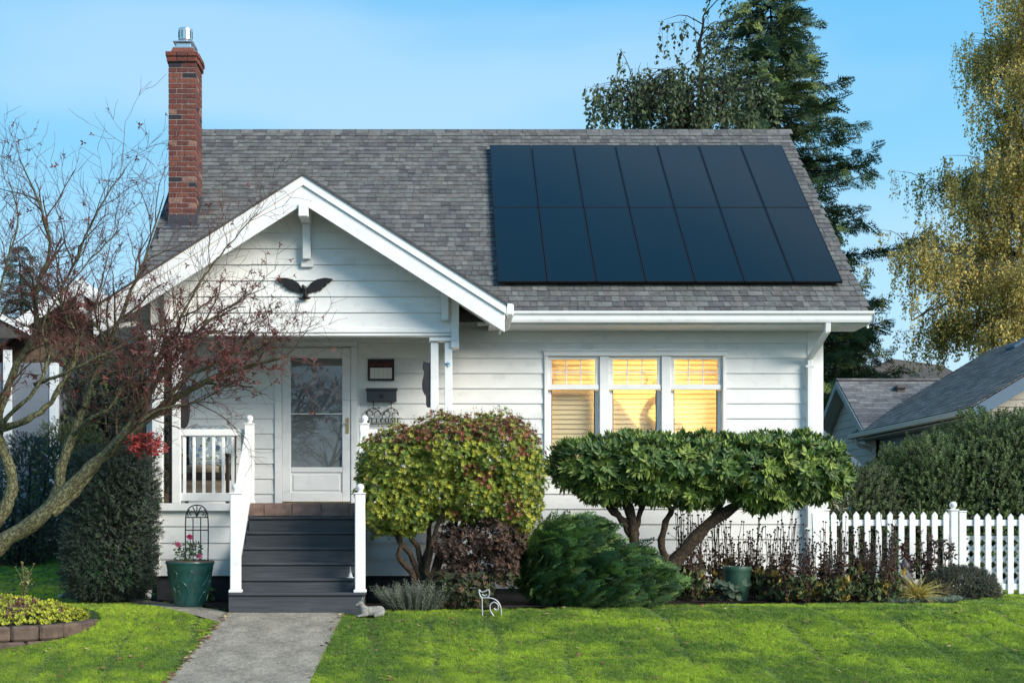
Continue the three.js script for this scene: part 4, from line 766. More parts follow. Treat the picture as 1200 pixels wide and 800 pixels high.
// ================= GARDEN ORNAMENTS =================
{ // bent-wire cat
  const g = V(PX(575, 3.25), ground(0.5, 3.25), 3.25), w = thing('wire_cat', 'white bent-wire cat standing at the edge of the lawn', 'garden ornament', [g.x, g.y, g.z]), s = sc(g.z);
  const q = (x, y, z = 0) => V((x - 575) / s, (720.5 - y) / s, z), mat = std(lin(.45, .46, .47), { roughness: 0.4, metalness: 0.3 }), wire = (pts, n = 40) => part('wire', tubeOf(pts.map(a => q(...a)), 0.0075, 0.0075, n, 7), mat, w);
  wire([[565.3, 721], [565, 706], [564.8, 700], [562.6, 696], [561.2, 691], [561.6, 689.5], [564, 692], [569, 691], [572.5, 689.5], [573.4, 692], [572.8, 697], [569, 699], [564.5, 698.5]]);
  wire([[571, 699], [577, 699.6], [583, 703], [586.5, 709], [587.5, 721]]); wire([[579, 721], [574.5, 713], [575, 706.5], [579, 704], [583.5, 707], [584, 712], [581, 713.5], [579.2, 711]]);
  wire([[565, 694.8], [568, 696.6], [571, 694.8]], 12);
}
function stakeLight(px, py, h, label) {
  const g = onGround(px, py), t = thing('stake_light', label, 'garden light', [g.x, g.y, g.z], 'solar stake lights');
  part('stake', new THREE.CylinderGeometry(0.008, 0.006, h - 0.06, 8).translate(0, (h - 0.06) / 2 - 0.01, 0), M.steel, t);
  part('lens', new THREE.CylinderGeometry(0.022, 0.016, 0.04, 14).translate(0, h - 0.055, 0), phys(lin(.8, .82, .82), { roughness: 0.25, transmission: 0.6, thickness: 0 }), t);
  part('cap', new THREE.LatheGeometry([[0.001, 0.022], [0.02, 0.018], [0.032, 0.004], [0.034, -0.004], [0.001, -0.003]].map(p => new THREE.Vector2(...p)), 18).translate(0, h - 0.022, 0), M.steel, t);
}
stakeLight(410, 717.5, 0.16, 'small steel stake light beside the foot of the steps');
{ // bird-bell on the second tread
  const z = 2.8, t = thing('step_ornament', 'small white bell-shaped ornament with a spike on the dark steps', 'garden ornament', [PX(410.5, z), 0.358, z]);
  part('bell', new THREE.LatheGeometry([[0.001, 0.06], [0.012, 0.058], [0.02, 0.04], [0.024, 0.02], [0.04, 0.006], [0.075, 0.001], [0.001, 0.0]].map(p => new THREE.Vector2(...p)), 20), std(lin(.6, .62, .6), { roughness: 0.4 }), t);
  part('spike', new THREE.CylinderGeometry(0.006, 0.009, 0.075, 8).translate(0, 0.095, 0), std(lin(.62, .66, .58), { roughness: 0.4 }), t);
}
{ // reclining fawn
  const g = V(PX(434, 3.35), ground(-.8, 3.35), 3.35), t = thing('fawn_statue', 'small weathered white reclining fawn statue beside the steps', 'statue', [g.x, g.y + 0.005, g.z]);
  t.rotation.y = Math.PI + 0.25; t.scale.setScalar(1.15);
  part('body', sdfMesh((x, y, z) => { const p = [x, y, z]; let d = capsule(p, [-0.09, 0.055, 0], [0.06, 0.06, 0], 0.055, 0.045); d = smin(d, capsule(p, [0.06, 0.07, 0], [0.095, 0.13, 0], 0.032, 0.022), 0.03); d = smin(d, capsule(p, [0.095, 0.135, 0], [0.14, 0.12, 0], 0.026, 0.012), 0.02); for (const s of [-1, 1]) { d = smin(d, capsule(p, [0.085, 0.15, s * 0.012], [0.07, 0.195, s * 0.035], 0.011, 0.005), 0.01); d = smin(d, capsule(p, [0.05, 0.03, s * 0.04], [0.13, 0.015, s * 0.045], 0.018, 0.012), 0.02); d = smin(d, capsule(p, [-0.1, 0.04, s * 0.045], [-0.03, 0.018, s * 0.065], 0.03, 0.013), 0.02); } return Math.max(d, -y); }, [0.01, 0.09, 0], 0.2, 56), std(lin(.34, .34, .33), { map: concreteTex, roughness: 0.9 }), t);
}
{ // stone bust by the fence
  const g = onGround(1061, 703), z = 1.2, t = thing('stone_bust', 'dark weathered stone bust on the ground in front of the picket fence', 'statue', [PX(1061, z), 0.26, z]); t.rotation.y = 0.75; t.scale.setScalar(1.1);
  part('figure', sdfMesh((x, y, zz) => { const p = [x, y, zz]; let d = capsule(p, [0, -0.02, 0], [0, 0.06, 0], 0.075, 0.06); d = smin(d, capsule(p, [-0.075, 0.055, 0], [0.075, 0.055, 0], 0.034, 0.034), 0.03); d = smin(d, capsule(p, [0, 0.08, 0], [0, 0.12, 0.005], 0.03, 0.028), 0.02);
    d = smin(d, Math.hypot(x / 0.9, (y - 0.165) / 1.2, zz) - 0.05, 0.015); d = smin(d, capsule(p, [0, 0.165, 0.05], [0, 0.15, 0.062], 0.006, 0.009), 0.008); d = smin(d, Math.hypot(x, y - 0.225, zz + 0.005) - 0.022, 0.012);
    for (const s of [-1, 1]) { d = Math.max(d, -(Math.hypot(x - s * 0.018, y - 0.172, zz - 0.056) - 0.008)); d = smin(d, capsule(p, [s * 0.046, 0.18, 0], [s * 0.048, 0.145, 0], 0.007, 0.006), 0.006); d = smin(d, capsule(p, [s * 0.085, 0.04, 0], [s * 0.02, -0.01, 0.07], 0.028, 0.02), 0.02); } return d; }, [0, 0.1, 0], 0.17, 56), std(lin(.075, .07, .075), { map: grainTex, bumpMap: grainBump, bumpScale: 0.002, roughness: 0.6 }), t);
  const ped = thing('plinth_stone', 'low dark stone under the bust by the picket fence', 'stone', [PX(1061, z), 0, z]);
  part('block', cbox(0.22, 0.24, 0.2, 0.03).translate(0, 0.08, 0), std(lin(.06, .055, .05), { map: grainTex }), ped);
}
{ // green barrel planter in the bed
  const z = 1.5, x = PX(864, z), t = thing('green_planter', 'faded green planter half hidden by dried stems in the bed', 'planter', [x, 0.01, z]), H = 0.44;
  part('body', new THREE.LatheGeometry([[0.001, 0], [0.13, 0], [0.155, 0.2], [0.17, 0.38], [0.18, 0.39], [0.18, H], [0.165, H], [0.16, 0.36], [0.001, 0.36]].map(p => new THREE.Vector2(...p)), 30), phys(lin(.035, .12, .075), { roughness: 0.6, map: grainTex, clearcoat: 0.3, clearcoatRoughness: 0.4 }), t);
}
// ================= PICKET FENCE AND GATE =================
const ZF = -0.04;
{
  const fence = thing('picket_fence', 'white picket fence with pointed pickets between the house corner and the gate', 'fence', [PX(968, ZF), 0, ZF]), ox = PX(968, ZF);
  const pw = 0.079, picketH = h => extrude([[-pw / 2, 0], [pw / 2, 0], [pw / 2, h - 0.05], [0, h], [-pw / 2, h - 0.05]], 0.018, 0.003), pk = picketH(1.13);
  const post = (parent, x, w = 0.115) => { part('post', cbox(w, 1.18, w, 0.008).translate(x, 0.57, -0.05), M.trim, parent); part('post_collar', cbox(w + 0.025, 0.022, w + 0.025, 0.005).translate(x, 1.172, -0.05), M.trim, parent); part('ball', new THREE.LatheGeometry([[0.001, 0.105], [0.02, 0.101], [0.04, 0.088], [0.05, 0.068], [0.051, 0.05], [0.045, 0.032], [0.03, 0.016], [0.026, 0.008], [0.034, 0]].map(p => new THREE.Vector2(...p)), 20).translate(x, 1.183, -0.05), M.trim, parent); };
  post(fence, 0, 0.1); const xg = PX(1119, ZF) - ox; post(fence, xg, 0.1);
  for (const y of [0.995, 0.18]) part('rail', cbox(xg - 0.104, 0.085, 0.04, 0.005).translate(xg / 2, y, -0.05), M.trim, fence);
  for (let k = 0; k < 11; k++) { const m = part('picket', pk, M.trim, fence, [PX(978 + 13.17 * k, ZF) - ox, 0.02 + rr(-.004, .004), -0.026]); m.rotation.z = rr(-.004, .004); }
  const gate = thing('picket_gate', 'white picket gate with diamond lattice behind its pickets', 'gate', [PX(1130, ZF), 0, ZF]), gx = PX(1130, ZF), W = 1.15;
  for (const x of [0.0, W]) { part('stile', cbox(0.095, 1.13, 0.05, 0.006).translate(x, 0.575, -0.05), M.trim, gate); part('stile_cap', cbox(0.11, 0.02, 0.065, 0.006).translate(x, 1.151, -0.05), M.trim, gate); }
  for (const y of [0.995, 0.12]) part('rail', cbox(W - 0.096, 0.085, 0.04, 0.005).translate(W / 2, y, -0.05), M.trim, gate);
  for (let k = 0; k < 7; k++) part('picket', pk, M.trim, gate, [PX(1146 + 13.15 * k, ZF) - gx, -0.005, -0.027]);
  // lattice strips at two depths
  const y0 = 0.17, y1 = 0.79; 
  for (const s of [-1, 1]) for (let c = -0.5; c < 1.9; c += 0.15) {
    let a = [c, y0], b = [c + (y1 - y0), y1]; const xmin = 0.05, xmax = W - 0.05;
    const cut = (p, q, x) => { const t = (x - p[0]) / (q[0] - p[0]); return [x, lerp(p[1], q[1], t)]; };
    if (b[0] < xmin || a[0] > xmax) continue; if (a[0] < xmin) a = cut(a, b, xmin); if (b[0] > xmax) b = cut(a, b, xmax);
    const L = Math.hypot(b[0] - a[0], b[1] - a[1]); if (L < 0.06) continue;
    const g = cbox(L, 0.036, 0.006, 0.001).rotateZ(Math.PI / 4).translate((a[0] + b[0]) / 2, (a[1] + b[1]) / 2, -0.062 - (s > 0 ? 0.0 : 0.008)); if (s < 0) { g.scale(-1, 1, 1).translate(W, 0, 0); const p = g.attributes.position.array; for (let i = 0; i < p.length; i += 9) for (let j = 0; j < 3; j++) { const t = p[i + j]; p[i + j] = p[i + 3 + j]; p[i + 3 + j] = t; } g.computeVertexNormals(); }
    part('lattice_strip', g, M.trim, gate);
  }
  part('lattice_cap', cbox(W - 0.096, 0.03, 0.02, 0.003).translate(W / 2, 0.8, -0.066), M.trim, gate);
}
// ================= RING OF BLOCKS ON THE LAWN =================
{
  const t = thing('edging_ring', 'round raised flower bed edged with two courses of brown concrete blocks', 'flower bed', [ringC[0], ground(...ringC), ringC[1]]);
  const g0 = ground(...ringC), bm = [[.16, .11, .083], [.14, .098, .076], [.18, .125, .095]].map(c => std(lin(...c), { map: grainTex, bumpMap: grainBump, bumpScale: 0.006, roughness: 0.95 }));
  const n = 24;
  for (let r = 0; r < 2; r++) for (let k = 0; k < n; k++) {
    const a = (k + r * 0.5 + 0.2) / n * Math.PI * 2, R = ringR - (r ? 0.02 : 0), gx = ringC[0] + Math.cos(a) * R, gz = ringC[1] + Math.sin(a) * R;
    const w = 2 * Math.PI * R / n - 0.008, h = r ? 0.155 : 0.132, y = r ? -0.115 : -0.25;
    const g = cbox(w, h, 0.2, 0.022), p = g.attributes.position; for (let i = 0; i < p.count; i++) { const f = 1 - 0.08 * (0.1 - p.getZ(i)) / 0.2 * 2; p.setX(i, p.getX(i) * f); const q = 0.006 * fbm(p.getX(i) * 30 + k * 3, p.getY(i) * 30 + r, p.getZ(i) * 30, 2); p.setXYZ(i, p.getX(i) + q, p.getY(i) + q, p.getZ(i) + q); } g.computeVertexNormals();
    const m = part('block', g, pick(bm), t, [Math.cos(a) * (R - 0.1), y + h / 2, Math.sin(a) * (R - 0.1)]); m.rotation.y = Math.PI / 2 - a + rr(-.03, .03);
  }
  part('soil', new THREE.CircleGeometry(ringR - 0.15, 40).rotateX(-Math.PI / 2).translate(0, 0.0, 0), M.soil, t);
}
// ================= PLANTS =================
// leaf shapes for copies: unit length along +y, folded on the midrib
function leaf(r, o, dir, side, len, wid, droop = 0.2, fold = 0.25) {
  const up = dir.clone().cross(side).normalize(), at = (t, s) => o.clone().addScaledVector(dir, t * len).addScaledVector(side, s * wid).addScaledVector(up, Math.abs(s) * wid * fold - droop * t * t * len);
  const a = at(0, 0), b = at(0.45, 1), c = at(1, 0), d = at(0.45, -1), m = at(0.5, 0);
  r.face(a, b, m); r.face(b, c, m); r.face(c, d, m); r.face(d, a, m);
}
function rosette(n, len, wid, tilt, droop, seedv) {
  const s0 = seed; seed = seedv; const r = new Raw();
  for (let k = 0; k < n; k++) { const a = k * 2.399 + rr(-.3, .3), t = tilt + rr(-.3, .3), d = V(Math.cos(a) * Math.cos(t), Math.sin(t), Math.sin(a) * Math.cos(t)), s = V(-Math.sin(a), 0, Math.cos(a)); leaf(r, V(0, rr(-.15, .1) * len, 0), d, s, len * rr(.75, 1.1), wid * rr(.8, 1.1), droop); }
  seed = s0; return r.geo();
}
function sprig(n, len, leafLen, wid, seedv) {                       // twig with leaves along it, along +y
  const s0 = seed; seed = seedv; const r = new Raw(); r.tube([V(0, 0, 0), V(rr(-.05, .05) * len, len, 0)], [0.012 * len, 0.004 * len], 3);
  for (let k = 0; k < n; k++) { const y = len * (0.1 + 0.9 * (k + rnd()) / n), a = k * 2.399 + rnd(), t = rr(.1, .9), d = V(Math.cos(a) * Math.cos(t), Math.sin(t), Math.sin(a) * Math.cos(t)), s = V(-Math.sin(a), 0, Math.cos(a)); leaf(r, V(0, y, 0), d, s, leafLen * rr(.7, 1.15), wid, 0.1); }
  seed = s0; return r.geo();
}
function frond(seedv, n = 9, len = 1) {                                      // flat feathery spray of a conifer along +y
  const s0 = seed; seed = seedv; const r = new Raw();
  const tw = (o, d, l, w) => { const s = d.clone().cross(V(0, 0, 1)).normalize(), e = o.clone().addScaledVector(d, l), m = o.clone().addScaledVector(d, l * 0.35); r.face(o, m.clone().addScaledVector(s, w * .75), e); r.face(o, e, m.clone().addScaledVector(s, -w * .75)); };
  tw(V(0, 0, 0), V(rr(-.05, .05), 1, -0.06).normalize(), len, 0.05 * len);
  for (let k = 0; k < n; k++) for (const s of [-1, 1]) { const t = (k + 0.4 + rr(-.2, .2)) / n, o = V(0, t * len * 0.9, -0.05 * t * len), l = len * (0.42 * (1 - t) + 0.12) * rr(.8, 1.15), d = V(s * rr(.6, .9), rr(.6, .9), rr(-.35, .25)).normalize(); tw(o, d, l, 0.035 * len); for (const q of [-1, 1]) tw(o.clone().addScaledVector(d, l * 0.45), d.clone().applyAxisAngle(V(0, 0, 1), q * 0.7).normalize(), l * 0.5, 0.028 * len); }
  seed = s0; return r.geo();
}
const UP = V(0, 1, 0), _q = new THREE.Quaternion(), _y = new THREE.Quaternion(), _m = new THREE.Matrix4();
function copies(name, geo, mat, parent, list) {                              // list of [position, direction, scale, colour, spin?]
  const im = new THREE.InstancedMesh(geo, mat, list.length); im.name = name; im.castShadow = im.receiveShadow = true; im.userData = { kind: 'stuff' };
  list.forEach(([p, d, s, c, spin], i) => { _q.setFromUnitVectors(UP, d); _y.setFromAxisAngle(UP, spin ?? rnd() * 6.283); _q.multiply(_y); _m.compose(p, _q, typeof s === 'number' ? V(s, s, s) : s); im.setMatrixAt(i, _m); im.setColorAt(i, c); });
  parent.add(im); return im;
}
const mixc = (a, b, t) => lin(lerp(a[0], b[0], t), lerp(a[1], b[1], t), lerp(a[2], b[2], t));
const vary = (a, b, amt = 0.25) => { const c = mixc(a, b, rnd()), k = 1 + rr(-amt, amt); return lin(c.r * k, c.g * k, c.b * k); };
// points near the surface of lumpy ellipsoids; shell gives the share near the skin
function crownPoints(n, blobs, lump = 0.16, freq = 2.2, depth = 0.3, keep) {
  const out = [], vol = blobs.map(b => b[3] * b[4] + b[4] * b[5] + b[3] * b[5]), tot = vol.reduce((a, b) => a + b); let guard = 0;
  while (out.length < n && guard++ < n * 12) {
    let t = rnd() * tot, k = 0; while ((t -= vol[k]) > 0 && k < blobs.length - 1) k++;
    const [cx, cy, cz, rx, ry, rz, pw = 2] = blobs[k]; let d = V(gauss(), gauss(), gauss()).normalize();
    const sup = Math.pow(Math.abs(d.x) ** pw + Math.abs(d.y) ** pw + Math.abs(d.z) ** pw, -1 / pw);
    const f = sup * (1 + lump * 1.6 * fbm(d.x * freq + cx, d.y * freq + cy * 1.7, d.z * freq + cz, 3)), s = f * (1 - depth * rnd() * rnd());
    const p = V(cx + d.x * rx * s, cy + d.y * ry * s, cz + d.z * rz * s);
    if (blobs.some((b, j) => j !== k && ((p.x - b[0]) / b[3]) ** 2 + ((p.y - b[1]) / b[4]) ** 2 + ((p.z - b[2]) / b[5]) ** 2 < 0.6)) continue;
    const nrm = V(d.x / rx, d.y / ry, d.z / rz).normalize(); if (keep && !keep(p)) continue; out.push([p, nrm, s / f]);
  }
  return out;
}
function limbs(raw, base, targets, r0, r1, wob = 0.06, n = 9, sides = 7) {
  for (const t of targets) { const q = t.map(a => a instanceof THREE.Vector3 ? a : V(...a)), pts = spline([base, ...q], n); pts.forEach((p, i) => { if (i && i < n) p.add(V(rr(-wob, wob), rr(-wob, wob), rr(-wob, wob)).multiplyScalar(0.5)); }); raw.tube(pts, pts.map((_, i) => lerp(r0, r1, Math.pow(i / n, 0.7))), sides); }
}
function shrub(name, label, category, at, { n, blobs, geo, mat, colour, size, trunk, bark, lump, freq, depth, upBias = 0.5, group, keep, jitter = 0.5, inner = 0 }) {
  const t = thing(name, label, category, at, group);
  if (trunk) part('trunk', trunk, bark || M.barkBrown, t);
  const list = crownPoints(n, blobs, lump, freq, depth, keep).map(([p, nr, s]) => [p, nr.clone().add(V(gauss() * jitter, upBias + gauss() * jitter, gauss() * jitter)).normalize(), size * rr(.75, 1.2), colour(p, nr, s)]);
  copies('foliage', geo, mat || M.leaf, t, list); return t;
}
// ---- the pieris by the steps ----
{
  const z = 2.65, at = [PX(500, z), ground(0, z), z], L = (px, py, zz = 0) => [PX(px, z) - at[0], PY(py, z) - at[1], zz];
  const b = (px, py, rx, ry, rz, zz = 0, pw = 2.3) => [...L(px, py, zz), rx / 100.3, ry / 100.3, rz, pw];
  const blobs = [b(470, 545, 48, 42, .5, 0), b(525, 530, 50, 40, .55, 0.02), b(582, 538, 50, 50, .5, 0), b(447, 582, 28, 44, .4, .05), b(604, 572, 32, 56, .42, .05), b(505, 572, 42, 36, .42, 0), b(558, 580, 40, 32, .4, .05), b(476, 600, 26, 26, .35, .1)];
  const tr = new Raw(), base = V(0, -0.03, 0);
  limbs(tr, base, [[L(490, 668), L(470, 635, .1), L(452, 606, .15), L(440, 580, .2)], [L(492, 660), L(484, 630, .05), L(478, 600), L(470, 560)], [L(499, 662), L(503, 630, -.1), L(506, 600, -.1), L(500, 550, -.1)], [L(515, 658), L(530, 630, .1), L(548, 605, .1), L(570, 570, .1)], [L(512, 660), L(525, 635, -.15), L(540, 600, -.2), L(545, 560, -.2)], [L(478, 662, .1), L(468, 648, .15), L(472, 625, .2), L(465, 590, .25)], [L(505, 640, .15), L(517, 612, .2), L(525, 580, .2)]], 0.05, 0.016, 0.05, 10);
  const g = [rosette(9, 1, .17, .45, .25, 11)];
  const pieris = shrub('pieris_shrub', 'clipped pieris shrub with yellow-green leaves and bronze tips beside the steps', 'shrub', at, { n: 11500, blobs, geo: g[0], mat: M.leafGloss, size: 0.046, trunk: tr.geo(), lump: .34, freq: 3.4, depth: .5, upBias: .25, jitter: .45,
    colour: (p, nr) => { const h = p.y, tip = h > PY(520, z) - at[1] && fbm(p.x * 3, p.y * 3, p.z * 3, 2) > -0.12 || fbm(p.x * 3 + 7, p.y * 3, p.z * 3, 2) > 0.26; return tip && rnd() < .55 ? vary([.22, .055, .03], [.24, .11, .03]) : rnd() < .6 ? vary([.23, .28, .022], [.37, .35, .028]) : vary([.08, .15, .018], [.16, .23, .022]); } });
  copies('new_shoots', sprig(11, 1, .3, .035, 12), M.leaf, pieris, crownPoints(260, blobs, .2, 4, .06, p => p.y > PY(512, z) - at[1]).map(([p]) => [p, V(gauss() * .45, 1, gauss() * .45).normalize(), rr(.07, .13), rnd() < .7 ? vary([.20, .06, .03], [.28, .12, .04]) : vary([.2, .22, .03], [.3, .3, .04])]));
}
// ---- dark bronze azalea under it ----
{
  const z = 2.75, at = [PX(555, z), ground(0, z), z], L = (px, py, zz = 0) => [PX(px, z) - at[0], PY(py, z) - at[1], zz], b = (px, py, rx, ry, rz, zz = 0) => [...L(px, py, zz), rx / 101, ry / 101, rz, 2];
  const tr = new Raw(); limbs(tr, V(-.1, 0, 0), [[L(548, 680), L(562, 650), L(580, 630)], [L(545, 690), L(535, 660), L(520, 640)], [L(560, 690, .1), L(585, 660, .1), L(598, 640, .1)]], 0.022, 0.006, 0.04);
  shrub('azalea_shrub', 'dark bronze-leaved azalea tucked under the pieris', 'shrub', at, { n: 2100, blobs: [b(582, 630, 34, 28, .32), b(540, 640, 32, 26, .3, -.05), b(545, 685, 34, 26, .3, .05), b(520, 690, 22, 22, .25), b(590, 660, 18, 26, .25)], geo: rosette(7, 1, .2, .4, .25, 21), size: 0.055, trunk: tr.geo(), lump: .35, freq: 3, depth: .6, colour: p => p.y > 0.42 ? vary([.055, .03, .02], [.12, .055, .03]) : rnd() < .25 ? vary([.14, .06, .03], [.16, .10, .04]) : vary([.035, .055, .014], [.08, .09, .02]) });
}
// ---- lavender ----
{
  const z = 2.9, at = [PX(486, z), ground(0, z), z], t = thing('lavender_plant', 'silvery grey lavender clump at the base of the pieris', 'plant', at), r = new Raw();
  const list = []; const g = sprig(26, 1, .13, .012, 31);
  for (let k = 0; k < 330; k++) { const a = rnd() * 6.283, q = Math.sqrt(rnd()), o = V(Math.cos(a) * q * .3, 0, Math.sin(a) * q * .14), d = V(Math.cos(a) * q * .9 + gauss() * .15, 1, Math.sin(a) * q * .7 + gauss() * .15).normalize(); list.push([o, d, rr(.18, .38), vary([.12, .15, .10], [.23, .26, .18])]); }
  copies('foliage', g, M.leaf, t, list);
}
// ---- juniper ----
{
  const z = 2.3, at = [PX(690, z), ground(1, z), z], k = 1 / sc(z), L = (px, py, zz = 0) => [(px - 690) * k, PY(py, z) - at[1], zz], b = (px, py, rx, ry, rz, zz = 0) => [...L(px, py, zz), rx * k, ry * k, rz, 2];
  const t = thing('juniper_shrub', 'spreading dark green juniper with feathery arching sprays', 'shrub', at), tr = new Raw();
  limbs(tr, V(0, 0, -.1), [[L(650, 670), L(610, 650)], [L(690, 660), L(680, 615)], [L(730, 670), L(760, 655)], [L(700, 680, .2), L(720, 690, .4)], [L(670, 680, .2), L(640, 695, .35)]], 0.04, 0.01, .03); part('trunk', tr.geo(), M.barkDark, t);
  const pts = crownPoints(3000, [b(655, 662, 46, 42, .5), b(712, 674, 50, 30, .5, .05), b(696, 694, 70, 18, .45, .12), b(628, 678, 26, 28, .36), b(672, 634, 34, 22, .35, -.1), b(745, 686, 34, 18, .4, .05)], .3, 2.4, .5, p => p.y > 0.02);
  copies('foliage', frond(41, 11), M.needle, t, pts.map(([p, n, s]) => { const d = V(n.x * .7 + gauss() * .3 + .7, .2 + gauss() * .16, n.z * .5 + gauss() * .3 + .25).normalize(); return [p, d, rr(.17, .36), rnd() < .3 ? vary([.17, .28, .07], [.24, .37, .10]) : vary([.035, .08, .026], [.075, .15, .048])]; }));
}
// ---- two rhododendrons pruned to a flat-topped band ----
{
  const z = 1.85, k = 1 / sc(z), leafG = rosette(8, 1, .19, .05, .36, 51), tips = rosette(6, 1, .16, .8, .15, 52);
  const make = (px0, label, blobsPx, limbsPx, r0) => {
    const at = [PX(px0, z), 0, z], L = (px, py, zz = 0) => [(px - px0) * k, PY(py, z), zz], tr = new Raw();
    for (const [rad, rad2, pts] of limbsPx) { const q = spline(pts.map(p => V(...L(...p))), 14); q.forEach((p, i) => p.add(V(rr(-.012, .012), rr(-.012, .012), rr(-.012, .012)))); tr.tube(q, q.map((_, i) => lerp(rad, rad2, i / 14) * (1 + .12 * Math.sin(i * 2.1))), 9); }
    const t = thing('rhododendron_shrub', label, 'shrub', at, 'pruned rhododendrons below the window'); part('trunk', tr.geo(), M.barkBrown, t);
    const blobs = blobsPx.map(([px, py, rx, ry, rz, zz = 0]) => [...L(px, py, zz), rx * k, ry * k, rz, 2.2]);
    const col = (p, n) => rnd() < .36 ? vary([.16, .24, .03], [.25, .32, .05]) : vary([.045, .10, .017], [.10, .17, .028]);
    copies('foliage', leafG, M.leafGloss, t, crownPoints(1550, blobs, .3, 3, .45).map(([p, n]) => [p, n.clone().add(V(gauss() * .4, .35 + gauss() * .3, gauss() * .4)).normalize(), rr(.1, .15), col(p, n)]));
    copies('young_shoots', tips, M.leaf, t, crownPoints(120, blobs, .2, 3, .05, p => p.y > PY(535, z)).map(([p, n]) => [p, V(gauss() * .3, 1, gauss() * .3).normalize(), rr(.07, .12), vary([.16, .24, .04], [.22, .30, .05])]));
  };
  make(742, 'flat-topped rhododendron with short upright trunk under the window, nearer the pieris', [[690, 545, 46, 30, .5], [740, 540, 56, 32, .6], [785, 545, 48, 34, .55], [712, 568, 36, 22, .4], [768, 570, 34, 20, .4]],
    [[.075, .055, [[742, 690], [743, 650], [742, 620], [735, 590], [725, 570]]], [.045, .03, [[741, 630], [722, 600], [700, 575]]], [.04, .025, [[744, 630], [752, 596], [765, 570]]], [.035, .02, [[738, 612], [716, 598], [690, 560]]]]);
  make(786, 'flat-topped rhododendron with thick trunk leaning towards the fence', [[830, 545, 52, 36, .55], [885, 548, 56, 40, .6], [940, 548, 44, 38, .5], [965, 552, 30, 34, .4], [905, 574, 44, 24, .4], [812, 572, 36, 22, .4]],
    [[.095, .06, [[778, 700], [786, 668], [805, 640], [832, 612], [862, 592], [885, 575]]], [.05, .028, [[782, 660], [775, 636], [780, 612], [788, 596], [778, 588]]], [.045, .025, [[830, 615], [845, 590], [840, 560]]], [.04, .022, [[858, 595], [900, 575], [935, 560]]], [.03, .014, [[786, 600], [800, 585], [810, 565]]]]);
}
// ---- clipped dark column at the porch corner ----
{
  const z = 1.75, at = [PX(131, z), ground(-4, 1), z], k = 1 / sc(z), L = (px, py, zz = 0) => [(px - 131) * k, PY(py, z) - at[1], zz], b = (px, py, rx, ry, rz, zz = 0, pw = 4) => [...L(px, py, zz), rx * k, ry * k, rz, pw];
  const tr = new Raw(); limbs(tr, V(0, 0, 0), [[L(125, 640), L(120, 570)], [L(140, 640), L(150, 570)], [L(131, 630, .2), L(135, 560, .2)]], 0.04, 0.012, .03);
  const t = shrub('cotoneaster_shrub', 'tall clipped dark green cotoneaster column at the porch corner', 'shrub', at, { n: 6800, blobs: [b(131, 618, 50, 82, .5), b(136, 570, 46, 44, .46), b(128, 660, 48, 40, .5)], geo: sprig(12, 1, .28, .09, 61), size: .085, trunk: tr.geo(), bark: M.barkDark, lump: .14, freq: 4, depth: .3, upBias: .15, jitter: .6, colour: () => rnd() < .2 ? vary([.06, .085, .05], [.085, .11, .06]) : vary([.014, .032, .018], [.035, .06, .03]) });
  const sh = [], g = sprig(20, 1, .12, .04, 62); for (let i = 0; i < 80; i++) { const a = rr(-1.2, 1.2), y = rr(.25, 1.85); sh.push([V(Math.sin(a) * .5, y, Math.cos(a) * .42), V(Math.sin(a) + gauss() * .3, rr(-.3, .8), Math.cos(a) + gauss() * .3).normalize(), rr(.15, .34), vary([.03, .06, .03], [.06, .09, .04])]); } copies('long_shoots', g, M.leaf, t, sh);
}
